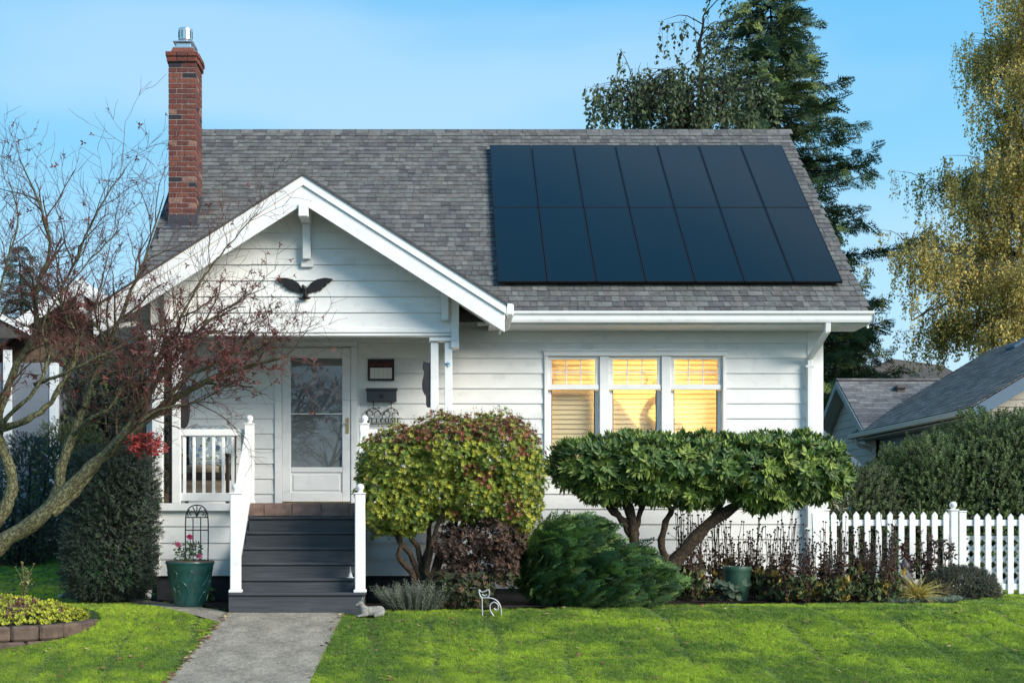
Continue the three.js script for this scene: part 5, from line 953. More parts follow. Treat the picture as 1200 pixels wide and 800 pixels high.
// ---- Japanese maple, nearly bare ----
{
  const base = V(-5.55, ground(-5.55, 3.55) - 0.05, 3.5), tree = thing('japanese_maple', 'nearly bare Japanese maple with lichened limbs and a few dark red leaves', 'tree', base.toArray());
  const zc = 3.3, W = (px, py, z = 0) => P(px, py, zc + z).sub(base), big = new Raw(), mid = new Raw(), twigs = new Raw(), leafList = [], redList = [];
  const leafAt = (p, dens) => { const s = sc(p.z + base.z), px = CX + (p.x + base.x) * s, py = CY - (p.y + base.y - EYE) * s; const dense = Math.exp(-(((px - 255) / 75) ** 2 + ((py - 420) / 28) ** 2)) * .95 + Math.exp(-(((px - 60) / 70) ** 2 + ((py - 420) / 70) ** 2)) * .28 + Math.exp(-(((px - 290) / 60) ** 2 + ((py - 340) / 50) ** 2)) * .12; if (rnd() < .025 + dense * dens) leafList.push(p.clone()); };
  function grow(o, d, len, rad, level) {
    const n = level > 2 ? 4 : 6, pts = [o.clone()], rads = [rad]; let p = o.clone(), dir = d.clone();
    for (let i = 1; i <= n; i++) { dir.add(V(gauss() * .34, gauss() * .34 + .03, gauss() * .34)).normalize(); p = p.clone().addScaledVector(dir, len / n); pts.push(p); rads.push(rad * (1 - .5 * i / n)); }
    (rad > .02 ? big : rad > .0065 ? mid : twigs).tube(pts, rads, rad > .012 ? 6 : rad > .005 ? 4 : 3);
    if (level >= 4) { for (const q of pts) leafAt(q, .6); return; }
    const kids = level < 3 ? 4 : 3;
    for (let k = 0; k < kids; k++) { const t = Math.min(n, Math.max(1, Math.round(n * (.25 + .75 * (k + rnd()) / kids)))), ax = V(gauss(), gauss(), gauss()).cross(dir).normalize(); const nd = pts[t].clone().sub(pts[t - 1]).normalize().applyAxisAngle(ax, rr(.45, 1.1)); nd.y += .06; grow(pts[t], nd.normalize(), len * rr(.5, .75), Math.max(.0026, rads[t] * rr(.5, .68)), level + 1); }
  }
  const main = (pts, r0, r1, side = 1, start = .35) => {
    const v = pts.map(p => p instanceof THREE.Vector3 ? p : W(...p)), n = pts.length * 4, q = spline(v, n); q.forEach((p, i) => { if (i > 1) p.add(V(gauss() * .012, gauss() * .012, gauss() * .02)); });
    const rad = q.map((_, i) => lerp(r0, r1, Math.pow(i / n, .75)) * (1 + .1 * Math.sin(i * 1.7))); big.tube(q, rad, 9);
    for (let i = Math.floor(n * start); i <= n; i++) { if (rnd() > .62 && i < n) continue; const dir = q[Math.min(n, i + 1)].clone().sub(q[i - 1]).normalize(), ax = V(gauss(), gauss(), gauss()).cross(dir).normalize(), nd = dir.clone().applyAxisAngle(ax, i === n ? .1 : rr(.35, .9)); nd.y += .1 * side; grow(q[i], nd.normalize(), rr(.4, .75), Math.min(rad[i] * .62, .016), i > n * .7 ? 2 : 1.0 + (rnd() < .5 ? 1 : 0)); }
  };
  const B = V(0, 0, 0);
  main([B, [-30, 665, .05], [0, 638], [50, 604, .05], [94, 558, .1], [125, 530, .15], [170, 492, .2], [212, 462, .25], [262, 438, .3], [305, 425, .35], [332, 418, .4]], .135, .010, .2, .45);
  main([[60, 600, .05], [88, 575, 0], [110, 548, -.1], [140, 510, -.15], [162, 482, -.2], [188, 440, -.3], [215, 405, -.3], [250, 372, -.3], [285, 350, -.3]], .075, .009, .6);
  main([[40, 612, 0], [66, 580, -.1], [72, 545, -.1], [84, 512, -.1], [98, 478, -.15], [108, 450, -.2], [128, 400, -.2], [150, 350, -.2], [170, 300, -.3], [192, 230, -.3]], .085, .007, 1);
  main([B, [-45, 660, -.2], [-12, 618, -.2], [8, 590, -.2], [14, 565, -.2], [4, 530, -.2], [-6, 500, -.1], [4, 470, 0], [18, 430, 0], [40, 390, 0], [42, 340, 0], [58, 290, 0], [46, 240, 0], [25, 190, 0]], .11, .007, 1);
  main([[2, 502, -.1], [30, 492, .1], [52, 478, .1], [78, 440, .1], [90, 400, .1], [70, 350, .15], [90, 300, .2], [112, 250, .2], [148, 195, .2]], .045, .006, 1);
  main([[128, 527, .15], [150, 498, .1], [168, 462, .1], [185, 420, .05], [208, 380, 0], [232, 335, 0], [262, 295, 0], [300, 250, 0]], .038, .005, 1);
  main([[0, 498, 0], [22, 476, .2], [44, 452, .3], [55, 418, .3], [50, 380, .3], [75, 340, .3], [120, 290, .3], [140, 270, .3]], .03, .005, 1);
  main([[4, 470, 0], [-20, 430, 0], [-10, 380, 0], [5, 320, 0], [20, 260, 0], [10, 210, 0]], .03, .005, 1);
  main([[110, 548, 0], [132, 525, .3], [150, 505, .45], [182, 482, .5], [230, 470, .5], [270, 452, .5]], .03, .006, .1);
  main([[98, 478, -.1], [112, 440, -.4], [122, 408, -.5], [112, 370, -.5], [118, 330, -.5], [130, 285, -.5]], .028, .005, 1);
  main([[84, 512, -.1], [105, 490, .2], [128, 478, .3], [150, 440, .3], [172, 410, .3], [205, 370, .3], [240, 320, .3]], .026, .005, .8);
  main([[150, 505, .1], [185, 478, .3], [215, 445, .45], [255, 425, .5], [300, 405, .5], [335, 395, .5]], .032, .006, .2);
  main([[108, 450, -.2], [135, 435, 0], [170, 425, .2], [220, 400, .3], [270, 385, .3]], .026, .005, .4);
  main([[40, 450, .2], [70, 440, .4], [110, 420, .5], [150, 400, .5], [190, 375, .5]], .024, .005, .5);
  main([[128, 400, -.2], [100, 370, -.3], [60, 345, -.3], [30, 310, -.3]], .022, .005, .6);
  part('branches', big.geo(), M.barkGrey, tree);
  part('branchlets', mid.geo(), M.branchlet, tree).userData = { kind: 'stuff' };
  const tw = part('twigs', twigs.geo(), M.twig, tree); tw.userData = { kind: 'stuff' };
  const lf = rosette(3, 1, .24, -.4, .5, 71);
  copies('leaves', lf, M.leaf, tree, leafList.map(p => [p, V(gauss(), gauss() - .2, gauss()).normalize(), rr(.03, .055), vary([.09, .014, .012], [.16, .035, .022])]));
  // a bright red tuft low on the right
  for (let k = 0; k < 190; k++) { const px = 172 + gauss() * 22, py = 518 + gauss() * 11 + Math.abs(px - 172) * .15; redList.push([W(px, py, .35 + gauss() * .15), V(gauss(), gauss() - .3, gauss()).normalize(), rr(.035, .06), vary([.22, .012, .014], [.34, .03, .02])]); }
  const rt = new Raw(); for (let k = 0; k < 14; k++) { const q = spline([W(140, 512, .2), W(150 + gauss() * 8, 510, .3), W(172 + gauss() * 22, 516 + gauss() * 10, .35)], 6); rt.tube(q, q.map((_, i) => .006 * (1 - i / 8)), 4); } part('side_shoot', rt.geo(), M.twig, tree);
  copies('red_leaves', lf, M.leaf, tree, redList);
}
// ---- dried coneflower stems: 24 clumps, each a plant of its own ----
{
  const seedHead = new THREE.SphereGeometry(.0135, 7, 5).scale(1, .9, 1);
  let n = 0;
  const clumps = []; for (let k = 0; k < 21; k++) clumps.push([802 + k * 12.3 + rr(-5, 5), k > 2 && k < 8 ? rr(.7, 1.15) : rr(1.05, 2.0), rr(.7, 1.2)]);
  for (const [px, z, h] of clumps) {
    const at = [PX(px, z), 0.01, z], t = thing('coneflower_plant', 'clump of dried brown coneflower stems with dark seed heads', 'plant', at, 'dried coneflowers in the bed'), st = new Raw(), heads = [], lv = [];
    const kmax = 15; for (let k = 0; k < kmax; k++) {
      const hh = h * rr(.55, 1.05), o = V(gauss() * .07, 0, gauss() * .07), e = V(o.x + gauss() * .12, hh, o.z + gauss() * .12), q = spline([o, o.clone().lerp(e, .5).add(V(gauss() * .02, 0, gauss() * .02)), e], 6); st.tube(q, q.map(() => .0035), 4); heads.push(e);
      if (rnd() < .8) { const m = o.clone().lerp(e, rr(.6, .85)), e2 = m.clone().add(V(gauss() * .1, rr(.06, .16), gauss() * .1)); st.tube([m, e2], [.003, .0025], 3); heads.push(e2); }
      for (let j = 0; j < 7; j++) lv.push([o.clone().lerp(e, rr(.1, .6)), V(gauss(), gauss() * .8, gauss()).normalize(), rr(.05, .1), vary([.035, .018, .010], [.10, .045, .018])]);
    }
    part('stems', st.geo(), std(lin(.045, .022, .016)), t);
    part('seed_heads', merge(heads.map(e => seedHead.clone().translate(e.x, e.y, e.z))), std(lin(.014, .009, .009)), t).userData = { kind: 'stuff' };
    const hm = rr(.2, .48), gn = rnd(); for (let j = 0; j < 46; j++) lv.push([V(gauss() * .16, rr(.03, hm), gauss() * .13 + .05), V(gauss() * .6, 1, gauss() * .6 + .3).normalize(), rr(.05, .125), rnd() < .1 + .3 * gn ? vary([.30, .18, .02], [.40, .28, .04]) : vary([.05, .09, .02], [.13, .17, .04])]);
    copies('foliage', rosette(2, 1, .3, .5, .4, 81), M.leaf, t, lv);
  }
}
// ---- broad-leaved plants at the bed's front edge ----
{
  const g = rosette(5, 1, .42, .35, .3, 91);
  for (const [px, py, w, a, b, label] of [[858, 707.5, .2, [.03, .07, .035], [.06, .10, .06], 'low dusky green leafy plant in front of the green planter'], [905, 706, .22, [.05, .10, .02], [.10, .16, .03], 'low round-leaved green plant in front of the coneflowers'], [938, 706, .2, [.08, .13, .02], [.16, .18, .03], 'yellow-green round-leaved plant at the lawn edge'], [975, 706, .22, [.07, .10, .02], [.20, .16, .03], 'mottled green and amber leafy plant at the lawn edge'], [1005, 706, .2, [.16, .10, .03], [.28, .17, .03], 'amber autumn leaves of a low plant beside the silvery ground cover'], [805, 704, .2, [.03, .06, .02], [.06, .09, .03], 'dark green leafy plant at the juniper end of the bed'], [880, 700, .2, [.03, .05, .02], [.07, .08, .02], 'dark leafy plant close behind the round-leaved plants']]) {
    const p = onGround(px, py), t = thing('leafy_plant', label, 'plant', [p.x, p.y, p.z - .12]), l = [], st = new Raw();
    for (let k = 0; k < 38; k++) { const q = V(gauss() * w * .8, rr(.03, .26), gauss() * .1); l.push([q, V(gauss() * .5, .8, .5 + gauss() * .4).normalize(), rr(.05, .095), vary(a, b)]); if (k % 3 === 0) st.tube([V(q.x * .3, 0, q.z * .3), q], [.004, .003], 4); }
    part('stems', st.geo(), M.twig, t); copies('foliage', g, M.leaf, t, l);
  }
  // leafy weeds beside the glazed pot
  for (const [px, py, label] of [[243, 707, 'green leafy clump between the glazed pot and the steps'], [182, 697, 'low green seedling at the foot of the downspout'], [100, 690, 'small green plant at the foot of the dark column']]) { const p = onGround(px, py), t = thing('leafy_plant', label, 'plant', [p.x, p.y, p.z]), l = []; for (let k = 0; k < 34; k++) l.push([V(gauss() * .12, rr(.03, .17), gauss() * .07), V(gauss() * .5, .8, .4 + gauss() * .4).normalize(), rr(.035, .06), vary([.04, .10, .02], [.09, .18, .03])]); copies('foliage', g, M.leaf, t, l); }
  // leaves of the rose
  { const l = []; for (let k = 0; k < 130; k++) l.push([V(rr(-.17, .15), rr(.01, .27), rr(-.04, .16)), V(gauss(), .5 + gauss() * .5, gauss() + .4).normalize(), rr(.025, .042), vary([.03, .075, .02], [.06, .12, .03])]); copies('foliage', rosette(3, 1, .32, .3, .2, 92), M.leaf, roseAnchor.rose, l); }
}
// ---- bed by the fence: stick-tall dark plants, gold grass, mound, silver cover ----
{
  const blade = () => { const r = new Raw(); let a = V(-.026, 0, 0), b = V(.026, 0, 0); for (let k = 1; k <= 5; k++) { const t = k / 5, y = t * .8 - t * t * t * .25, z = t * t * .75, w = .026 * (1 - t * .9), c = V(w, y, z), d = V(-w, y, z); r.face(a, b, c, d); a = d; b = c; } return r.geo(); };
  const bg = blade();
  const tuft = (px, py, n, h, spread, a, b, label, name, zo = 0) => { const p = onGround(px, py), t = thing(name, label, 'grass plant', [p.x, p.y, p.z + zo]), l = []; for (let k = 0; k < n; k++) { const q = rnd() * 6.283; l.push([V(gauss() * .03, 0, gauss() * .03), V(Math.cos(q) * spread * rnd(), 1, Math.sin(q) * spread * rnd()).normalize(), h * rr(.6, 1.15), vary(a, b, .2)]); } copies('blades', bg, M.leaf, t, l); };
  tuft(1074, 707, 330, .40, .8, [.42, .33, .05], [.62, .52, .12], 'golden yellow ornamental grass tuft in front of the fence', 'golden_grass');
  tuft(1102, 703, 240, .33, 1.0, [.10, .09, .03], [.2, .15, .05], 'olive brown sedge tuft between the golden grass and the mounded shrub', 'brown_sedge');
  tuft(1030, 665, 70, .62, .25, [.03, .07, .02], [.06, .10, .03], 'tall dark green blades in front of the picket fence', 'tall_grass');
  const z = .55, at = [PX(1126, z), 0, z];
  shrub('mounded_shrub', 'low rounded dark green shrub in front of the gate', 'shrub', at, { n: 4200, blobs: [[0, .14, 0, .42, .24, .36, 2.2], [-.18, .1, .05, .3, .2, .3, 2], [.2, .08, .05, .26, .18, .3, 2]], geo: sprig(14, 1, .26, .05, 95), size: .075, lump: .12, depth: .3, keep: p => p.y > 0, colour: () => rnd() < .15 ? vary([.08, .07, .03], [.12, .09, .04]) : vary([.018, .034, .014], [.045, .06, .022]) });
  const sv = []; for (let k = 0; k < 1500; k++) { const px = rr(1016, 1128), py = rr(699, 709.5), p = onGround(px, py); if (!inside(bedPoly, p.x, p.z)) continue; sv.push([V(p.x, p.y + rr(.01, .05), p.z), V(gauss() * .6, 1, gauss() * .6 + .2).normalize(), rr(.03, .055), vary([.09, .14, .085], [.17, .23, .15])]); }
  const sg = new THREE.Group(); const cover = copies('silver_ground_cover', rosette(8, 1, .14, .5, .1, 96), M.leaf, scene, sv); cover.userData = { kind: 'stuff', label: 'silvery green ground cover along the lawn edge by the golden grass', category: 'ground cover' };
  // upright bare-stemmed dark shrubs against the pickets
  for (const [px, h, zz, a, b, label] of [[1045, .85, .5, [.03, .06, .02], [.07, .11, .03], 'broad green leaves on tall stems against the pickets'], [1088, .95, .35, [.035, .018, .014], [.08, .04, .025], 'dark maroon leafy stems against the pickets'], [1063, .75, .3, [.04, .02, .015], [.09, .04, .02], 'dark brown leafy stems behind the stone bust'], [1020, .7, .6, [.03, .025, .012], [.07, .05, .02], 'brown withered stems in front of the first pickets'], [1108, .8, .3, [.03, .028, .018], [.07, .045, .025], 'purplish thin stems beside the gate post']]) {
    const t = thing('stem_plant', label, 'plant', [PX(px, zz), 0.01, zz]), st = new Raw(), l = [];
    for (let k = 0; k < 9; k++) { const o = V(gauss() * .06, 0, gauss() * .05), e = V(o.x + gauss() * .12, h * rr(.6, 1.05), o.z + gauss() * .06), q = spline([o, o.clone().lerp(e, .5).add(V(gauss() * .03, 0, 0)), e], 6); st.tube(q, q.map((_, i) => .006 * (1 - i / 9)), 5); for (let j = 0; j < 11; j++) l.push([o.clone().lerp(e, rr(.15, 1)), V(gauss(), gauss() * .7 + .2, gauss() + .3).normalize(), rr(.05, .11), vary(a, b)]); }
    part('stems', st.geo(), M.twig, t); copies('foliage', rosette(3, 1, .2, .2, .35, 97), M.leaf, t, l);
  }
  for (const [px, y0, h, zz, c, label] of [[1080, 0, 1.3, .25, [.16, .14, .07], 'thin bamboo cane standing against the pickets'], [953.5, 0, 1.12, .35, [.01, .20, .14], 'teal plant stake beside the downspout'], [975, 0, 1.1, .3, [.01, .18, .13], 'teal plant stake in front of the first fence post']]) single('plant_stake', new THREE.CylinderGeometry(.006, .007, h, 6).rotateZ(.03).translate(PX(px, zz), h / 2, zz), std(lin(...c)), label, 'plant stake');
}
// ---- plants in the block ring ----
{
  const t = thing('creeping_plant', 'yellow-green creeping plant with purple leaves filling the block ring', 'plant', [ringC[0], ground(...ringC) + .0, ringC[1]]), l = [];
  for (let k = 0; k < 2600; k++) { const a = rnd() * 6.283, q = Math.sqrt(rnd()) * 1.0, x = Math.cos(a) * q, zz = Math.sin(a) * q, nz = fbm(x * 4, 1, zz * 4, 3), y = .25 * (1 - q * q * .8) + .07 * nz; l.push([V(x, y + rr(-.03, .05), zz), V(gauss() * .4 + x * .3, 1, gauss() * .4 + zz * .4).normalize(), rr(.028, .052), nz > -.02 || q > .84 ? vary([.30, .34, .02], [.50, .50, .03]) : rnd() < .6 ? vary([.12, .03, .05], [.22, .07, .08]) : vary([.22, .25, .04], [.34, .33, .05])]); }
  for (let k = 0; k < 40; k++) l.push([V(-4.60 - ringC[0] + gauss() * .05, rr(-.14, .04), 1.13 + rr(0, .03)), V(gauss() * .4, .5, 1).normalize(), rr(.025, .04), vary([.28, .34, .02], [.46, .48, .03])]);
  copies('foliage', rosette(5, 1, .34, .55, .1, 101), M.leaf, t, l);
  const z = 3.2, p = V(PX(28, z), ground(-4.7, z) + .18, z), w = thing('wiry_plant', 'thin wiry plant with tiny pale flowers behind the block ring', 'plant', p.toArray()), st = new Raw(), fl = [];
  for (let k = 0; k < 16; k++) { const e = V(gauss() * .1, rr(.15, .42), gauss() * .06), q = spline([V(gauss() * .02, 0, 0), V(e.x * .3, e.y * .6, e.z * .3), e], 6); st.tube(q, q.map(() => .0035), 4); fl.push([e, V(gauss(), 1, gauss()).normalize(), rr(.02, .035), vary([.25, .28, .08], [.42, .38, .18])]); for (let j = 0; j < 3; j++) fl.push([V(e.x * .6 + gauss() * .04, e.y * rr(.3, .9), e.z), V(gauss(), 1, gauss()).normalize(), rr(.015, .03), vary([.10, .14, .03], [.2, .22, .06])]); }
  part('stems', st.geo(), std(lin(.12, .10, .04)), w); copies('foliage', rosette(4, 1, .3, .4, .1, 102), M.leaf, w, fl);
}
// ---- lawn: blades in tufts, short where the mower wheels ran ----
{
  const tuft = (sd, n, lean) => { const s0 = seed; seed = sd; const r = new Raw(); for (let k = 0; k < n; k++) { const a = rnd() * 6.283, o = V(gauss() * .02, 0, gauss() * .02), h = rr(.022, .042), d = V(Math.cos(a) * lean * rnd() + .15, 1, Math.sin(a) * lean * rnd()), s = V(-Math.sin(a), 0, Math.cos(a)).multiplyScalar(.0022), m = o.clone().addScaledVector(d, h * .6), e = o.clone().addScaledVector(d, h).add(V(d.x * .012, -.004, d.z * .012)); r.face(o.clone().sub(s), o.clone().add(s), m.clone().addScaledVector(s, .8), m.clone().addScaledVector(s, -.8)); r.face(m.clone().addScaledVector(s, -.8), m.clone().addScaledVector(s, .8), e); } seed = s0; return r.geo(); };
  const list = []; let tries = 0;
  const put = (x, z, sz, back) => {
    if (!onLawn(x, z)) return; const y = ground(x, z), pn = fbm(x * .7 + 3, 5, z * .9, 3), fine = fbm(x * 4, 9, z * 4, 2);
    const lane = ((x - 0.05 * z) * 1.55 + 0.25 * fbm(x, 0, z, 2) + 40) % 1, wheel = Math.exp(-(((lane - .5) / .11) ** 2)) * ss(-.25, .1, fbm(x * 1.3 + 20, 2, z * .6, 2));
    const c = mixc([.135, .25, .011], [.38, .52, .017], clamp(.45 + pn * 2.4 + fine * 1.4)), k = rr(.75, 1.25) ; if (rnd() < .045) c.setRGB(.30, .28, .09);
    list.push([V(x, y - .003, z), V(gauss() * .16 + (Math.floor((x - .05 * z) * 1.55 + 40) % 2 ? .13 : -.13), 1, gauss() * .16 + .1).normalize(), V(sz, sz * (1 - .8 * wheel) * rr(.75, 1.2), sz), lin(c.r * k, c.g * k, c.b * k)]);
  };
  for (let k = 0; k < 118000; k++) { const z = 0.4 + 5.9 * Math.sqrt(rnd()), hw = (D - z) / F; put(lerp(-535, 700, rnd()) * hw, z, 1, false); }
  for (let k = 0; k < 26000; k++) { const z = lerp(2.2, -13, rnd() ** .7), x = lerp(-9.5, -3.4, rnd()); put(x, z, 1.25, true); }
  for (let k = 0; k < 5000; k++) put(lerp(5.4, 9, rnd()), lerp(-1.5, .6, rnd()), 1.1);
  const im = copies('lawn_grass', tuft(7, 11, .55), M.grass, scene, list); im.userData = { kind: 'stuff', label: 'short mown green lawn grass in front of the house', category: 'grass' };
  // fallen leaves
  const fl = [], lg = new Raw(); leaf(lg, V(0, 0, 0), V(1, 0, 0), V(0, 0, 1), 1, .38, -.25, .3);
  const drop = (x, z) => fl.push([V(x, ground(x, z) + rr(.032, .05), z), V(gauss() * .3, 1, gauss() * .3).normalize(), rr(.035, .075), pick([lin(.30, .12, .04), lin(.40, .26, .10), lin(.16, .06, .03), lin(.5, .38, .18), lin(.22, .05, .03), lin(.12, .06, .04)])]);
  for (let k = 0; k < 230; k++) { const z = rr(2.6, 6), x = lerp(-530, 690, rnd()) * (D - z) / F; if (onLawn(x, z)) drop(x, z); }
  for (let k = 0; k < 90; k++) { const z = rr(3.2, 6); drop(pathL(z) + gauss() * .02, z); } for (let k = 0; k < 14; k++) { const z = rr(3.2, 6); drop(pathR(z) - Math.abs(gauss()) * .08, z); }
  const f = copies('fallen_leaves', lg.geo(), M.leaf, scene, fl); f.userData = { kind: 'stuff', label: 'scattered dry brown leaves on the lawn and path edge', category: 'fallen leaves' };
}
// ================= BEHIND THE HOUSE =================
function conifer(name, label, px, py0, d, opts) {
  const z = D - d, s = F / d, X = (px - CX) / s, g = ground(X, z), top = EYE + (CY - py0) / s, H = top - g;
  const t = thing(name, label, 'tree', [X, g, z], opts.group), { spread, n = 46, per = 5, col, from = .1, droop = .35, fr = 1 } = opts, wood = new Raw(), l = [];
  const tr = []; for (let k = 0; k <= 10; k++) tr.push(V(.08 * Math.sin(k), H * k / 10, .06 * Math.cos(k * 2))); wood.tube(tr, tr.map((_, k) => .22 * (H / 12) * (1 - k / 10.4)), 8);
  for (let k = 0; k < n; k++) { const f = lerp(from, .985, (k + .5) / n), y = H * f, R = spread(f) * rr(.75, 1.12);
    for (let j = 0; j < per; j++) { const a = j / per * 6.283 + k * 1.1 + rr(-.4, .4), Rj = R * rr(.6, 1.15), q = []; for (let i = 0; i <= 5; i++) { const u = i / 5; q.push(V(Math.cos(a) * Rj * u, y - Rj * (droop * u - .32 * u * u) + .1 * (1 - u) + gauss() * .03, Math.sin(a) * Rj * u)); } wood.tube(q, q.map((_, i) => .035 * (1 - i / 6) * Math.min(1, Rj)), 4);
      const m = Math.max(5, Math.round(Rj * 10.5)); for (let i = 0; i < m; i++) { const u = .12 + .88 * (i + rnd()) / m, w = u * 5, i0 = Math.min(4, Math.floor(w)), p = q[i0].clone().lerp(q[i0 + 1], w - i0), sd = rnd() < .5 ? -1 : 1; l.push([p.add(V(gauss() * .06, gauss() * .05, gauss() * .06)), V(Math.cos(a + sd * rr(.2, 1.2)), rr(-.95, .25), Math.sin(a + sd * rr(.2, 1.2))).normalize(), rr(.32, .62) * fr * (.55 + .45 * Math.min(1, Rj)), col()]); } } }
  part('trunk', wood.geo(), M.barkDark, t); copies('foliage', frond(111, 7), M.needle, t, l); return t;
}
const firCol = () => rnd() < .3 ? vary([.10, .15, .03], [.15, .20, .045]) : vary([.03, .065, .024], [.065, .11, .036]);
conifer('fir_tree', 'tall dark green fir behind the roof ridge beside the solar panels', 903, -28, 42, { spread: f => 5.0 * Math.pow(1 - f, .56) + .1, n: 50, per: 6, fr: 1.25, col: firCol });
conifer('fir_tree', 'shorter dark fir behind the eave of the cottage and the grey neighbouring roof', 985, 322, 45, { spread: f => 2.7 * Math.pow(1 - f, .7) + .15, n: 30, per: 7, col: () => vary([.014, .03, .018], [.03, .05, .028]) });
conifer('fir_tree', 'far dark conifer behind the bare maple', 22, 282, 48, { spread: f => 2.0 * Math.pow(1 - f, .7) + .15, n: 30, per: 6, col: () => vary([.02, .035, .02], [.04, .055, .03]), group: 'conifers beyond the maple' });
conifer('fir_tree', 'lower rounded conifer next to the far dark one behind the maple', 52, 326, 50, { spread: f => 1.3 * Math.pow(1 - f, .5) + .15, n: 20, per: 6, col: () => vary([.02, .035, .02], [.04, .055, .03]), group: 'conifers beyond the maple' });
// trees whose leaves hang on long strands
function weeping(name, label, base, H, limbDefs, strands, leafG, leafSize, col, bark, leavesPer) {
  const t = thing(name, label, 'tree', base.toArray()), wood = new Raw(), l = [], tips = [];
  for (const [pts, r0, r1, dens] of limbDefs) {
    const v = pts.map(p => V(...p)), n = v.length * 5, q = spline(v, n); q.forEach((p, i) => { if (i) p.add(V(gauss() * .06, gauss() * .06, gauss() * .06)); }); wood.tube(q, q.map((_, i) => lerp(r0, r1, i / n)), 7);
    for (let i = Math.floor(n * .25); i <= n; i++) for (let j = 0; j < dens; j++) { const a = rnd() * 6.283, L = rr(.5, 1.5), e = q[i].clone().add(V(Math.cos(a) * L, rr(.0, .7), Math.sin(a) * L)), m = q[i].clone().lerp(e, .5).add(V(0, .18, 0)); const c = spline([q[i], m, e], 5); wood.tube(c, c.map((_, k) => .018 * (1 - k / 6.5)), 3); tips.push(e, m); }
  }
  for (const p of tips) for (let k = 0; k < strands; k++) { const o = p.clone().add(V(gauss() * .22, gauss() * .1, gauss() * .22)), L = rr(.3, 1.15), n = Math.round(leavesPer * L), sway = V(gauss() * .15, 0, gauss() * .15); wood.tube([o, o.clone().add(V(sway.x * .5, -L * .5, sway.z * .5)), o.clone().add(V(sway.x, -L, sway.z))], [.004, .003, .002], 3);
    for (let i = 0; i < n; i++) { const u = rnd(); l.push([o.clone().add(V(sway.x * u + gauss() * .07, -L * u, sway.z * u + gauss() * .07)), V(gauss() * .7, -.5 + gauss() * .5, gauss() * .7).normalize(), leafSize * rr(.7, 1.25), col()]); } }
  part('trunk', wood.geo(), bark, t); copies('foliage', leafG, M.leaf, t, l); return t;
}
{
  const lf = new Raw(); leaf(lf, V(0, 0, 0), V(0, 1, 0), V(1, 0, 0), 1, .34, .1, .2); const g = lf.geo();
  { // golden birch beyond the grey house
    const d = 38, z = D - d, base = V(PX(1222, z), ground(17, z), z), L = (px, py, zz = 0) => { const p = P(px, py, z).sub(base); return [p.x, p.y, zz]; };
    weeping('birch_tree', 'golden autumn birch with hanging branches beyond the grey neighbouring house', base, 15, [[[[0, 0, 0], L(1218, 400), L(1214, 200), L(1206, 60), L(1200, -40)], .25, .05, 2], [[L(1216, 330), L(1170, 330, .5), L(1110, 335, .8), L(1070, 322, 1), L(1040, 318, 1)], .1, .02, 2], [[L(1214, 260), L(1180, 235, -.4), L(1140, 215, -.6), L(1110, 215, -.8)], .09, .02, 2], [[L(1212, 190), L(1180, 160, .8), L(1150, 148, 1)], .07, .02, 2], [[L(1210, 120), L(1190, 85, -.6), L(1170, 75, -.8)], .06, .02, 2], [[L(1216, 360), L(1180, 370, -.8), L(1140, 380, -1), L(1115, 395, -1)], .08, .02, 3], [[L(1216, 300), L(1185, 290, -1), L(1150, 290, -1.4)], .08, .02, 3], [[L(1206, 80), L(1200, 30, .5), L(1190, 5, .6)], .05, .02, 2], [[L(1217, 380), L(1195, 350, 1.4), L(1165, 345, 2)], .07, .02, 3], [[L(1210, 160), L(1198, 120, 1), L(1185, 110, 1.4)], .05, .02, 3], [[L(1214, 230), L(1195, 215, 1), L(1165, 225, 1.8)], .06, .02, 3], [[L(1212, 150), L(1190, 185, -1), L(1170, 195, -1.8)], .06, .02, 3], [[L(1215, 300), L(1175, 265, .8), L(1130, 262, 1)], .07, .02, 3], [[L(1216, 340), L(1190, 320, -1.5), L(1160, 325, -2)], .06, .02, 3], [[L(1217, 400), L(1185, 400, .8), L(1150, 400, 1.2)], .06, .02, 4], [[L(1206, 60), L(1195, 50, -1), L(1185, 55, -1.5)], .05, .02, 3], [[L(1216, 350), L(1150, 350, .4), L(1090, 365, .6), L(1062, 380, .6)], .06, .02, 1], [[L(1170, 330, .5), L(1120, 300, .2), L(1080, 292, .2), L(1055, 300, .2)], .05, .02, 1]], 4, g, .075, () => rnd() < .35 ? vary([.28, .27, .05], [.40, .37, .08]) : vary([.42, .32, .06], [.62, .48, .11]), std(lin(.3, .26, .2), { map: barkTex }), 27);
  }
  { // thin tree left of the fir
    const d = 33, z = D - d, base = V(PX(822, z), ground(6, z), z), L = (px, py, zz = 0) => { const p = P(px, py, z).sub(base); return [p.x, p.y, zz]; };
    weeping('alder_tree', 'slender green tree with drooping sparse leaves between the ridge and the fir', base, 11, [[[[0, 0, 0], L(823, 200), L(822, 90), L(824, 20)], .16, .02, 2], [[L(823, 190), L(790, 130, .3), L(760, 110, .3), L(735, 120, .3), L(712, 138, .3)], .08, .015, 2], [[L(823, 180), L(800, 140, -.5), L(775, 115, -.8), L(750, 105, -1)], .06, .015, 2], [[L(823, 170), L(840, 130, .4), L(850, 110, .5)], .06, .015, 2], [[L(822, 200), L(780, 150, .8), L(740, 140, 1)], .06, .015, 2], [[L(822, 200), L(800, 150, .8), L(800, 120, 1)], .06, .015, 2]], 2, g, .11, () => vary([.03, .06, .022], [.10, .14, .04]), M.barkDark, 16);
  }
}
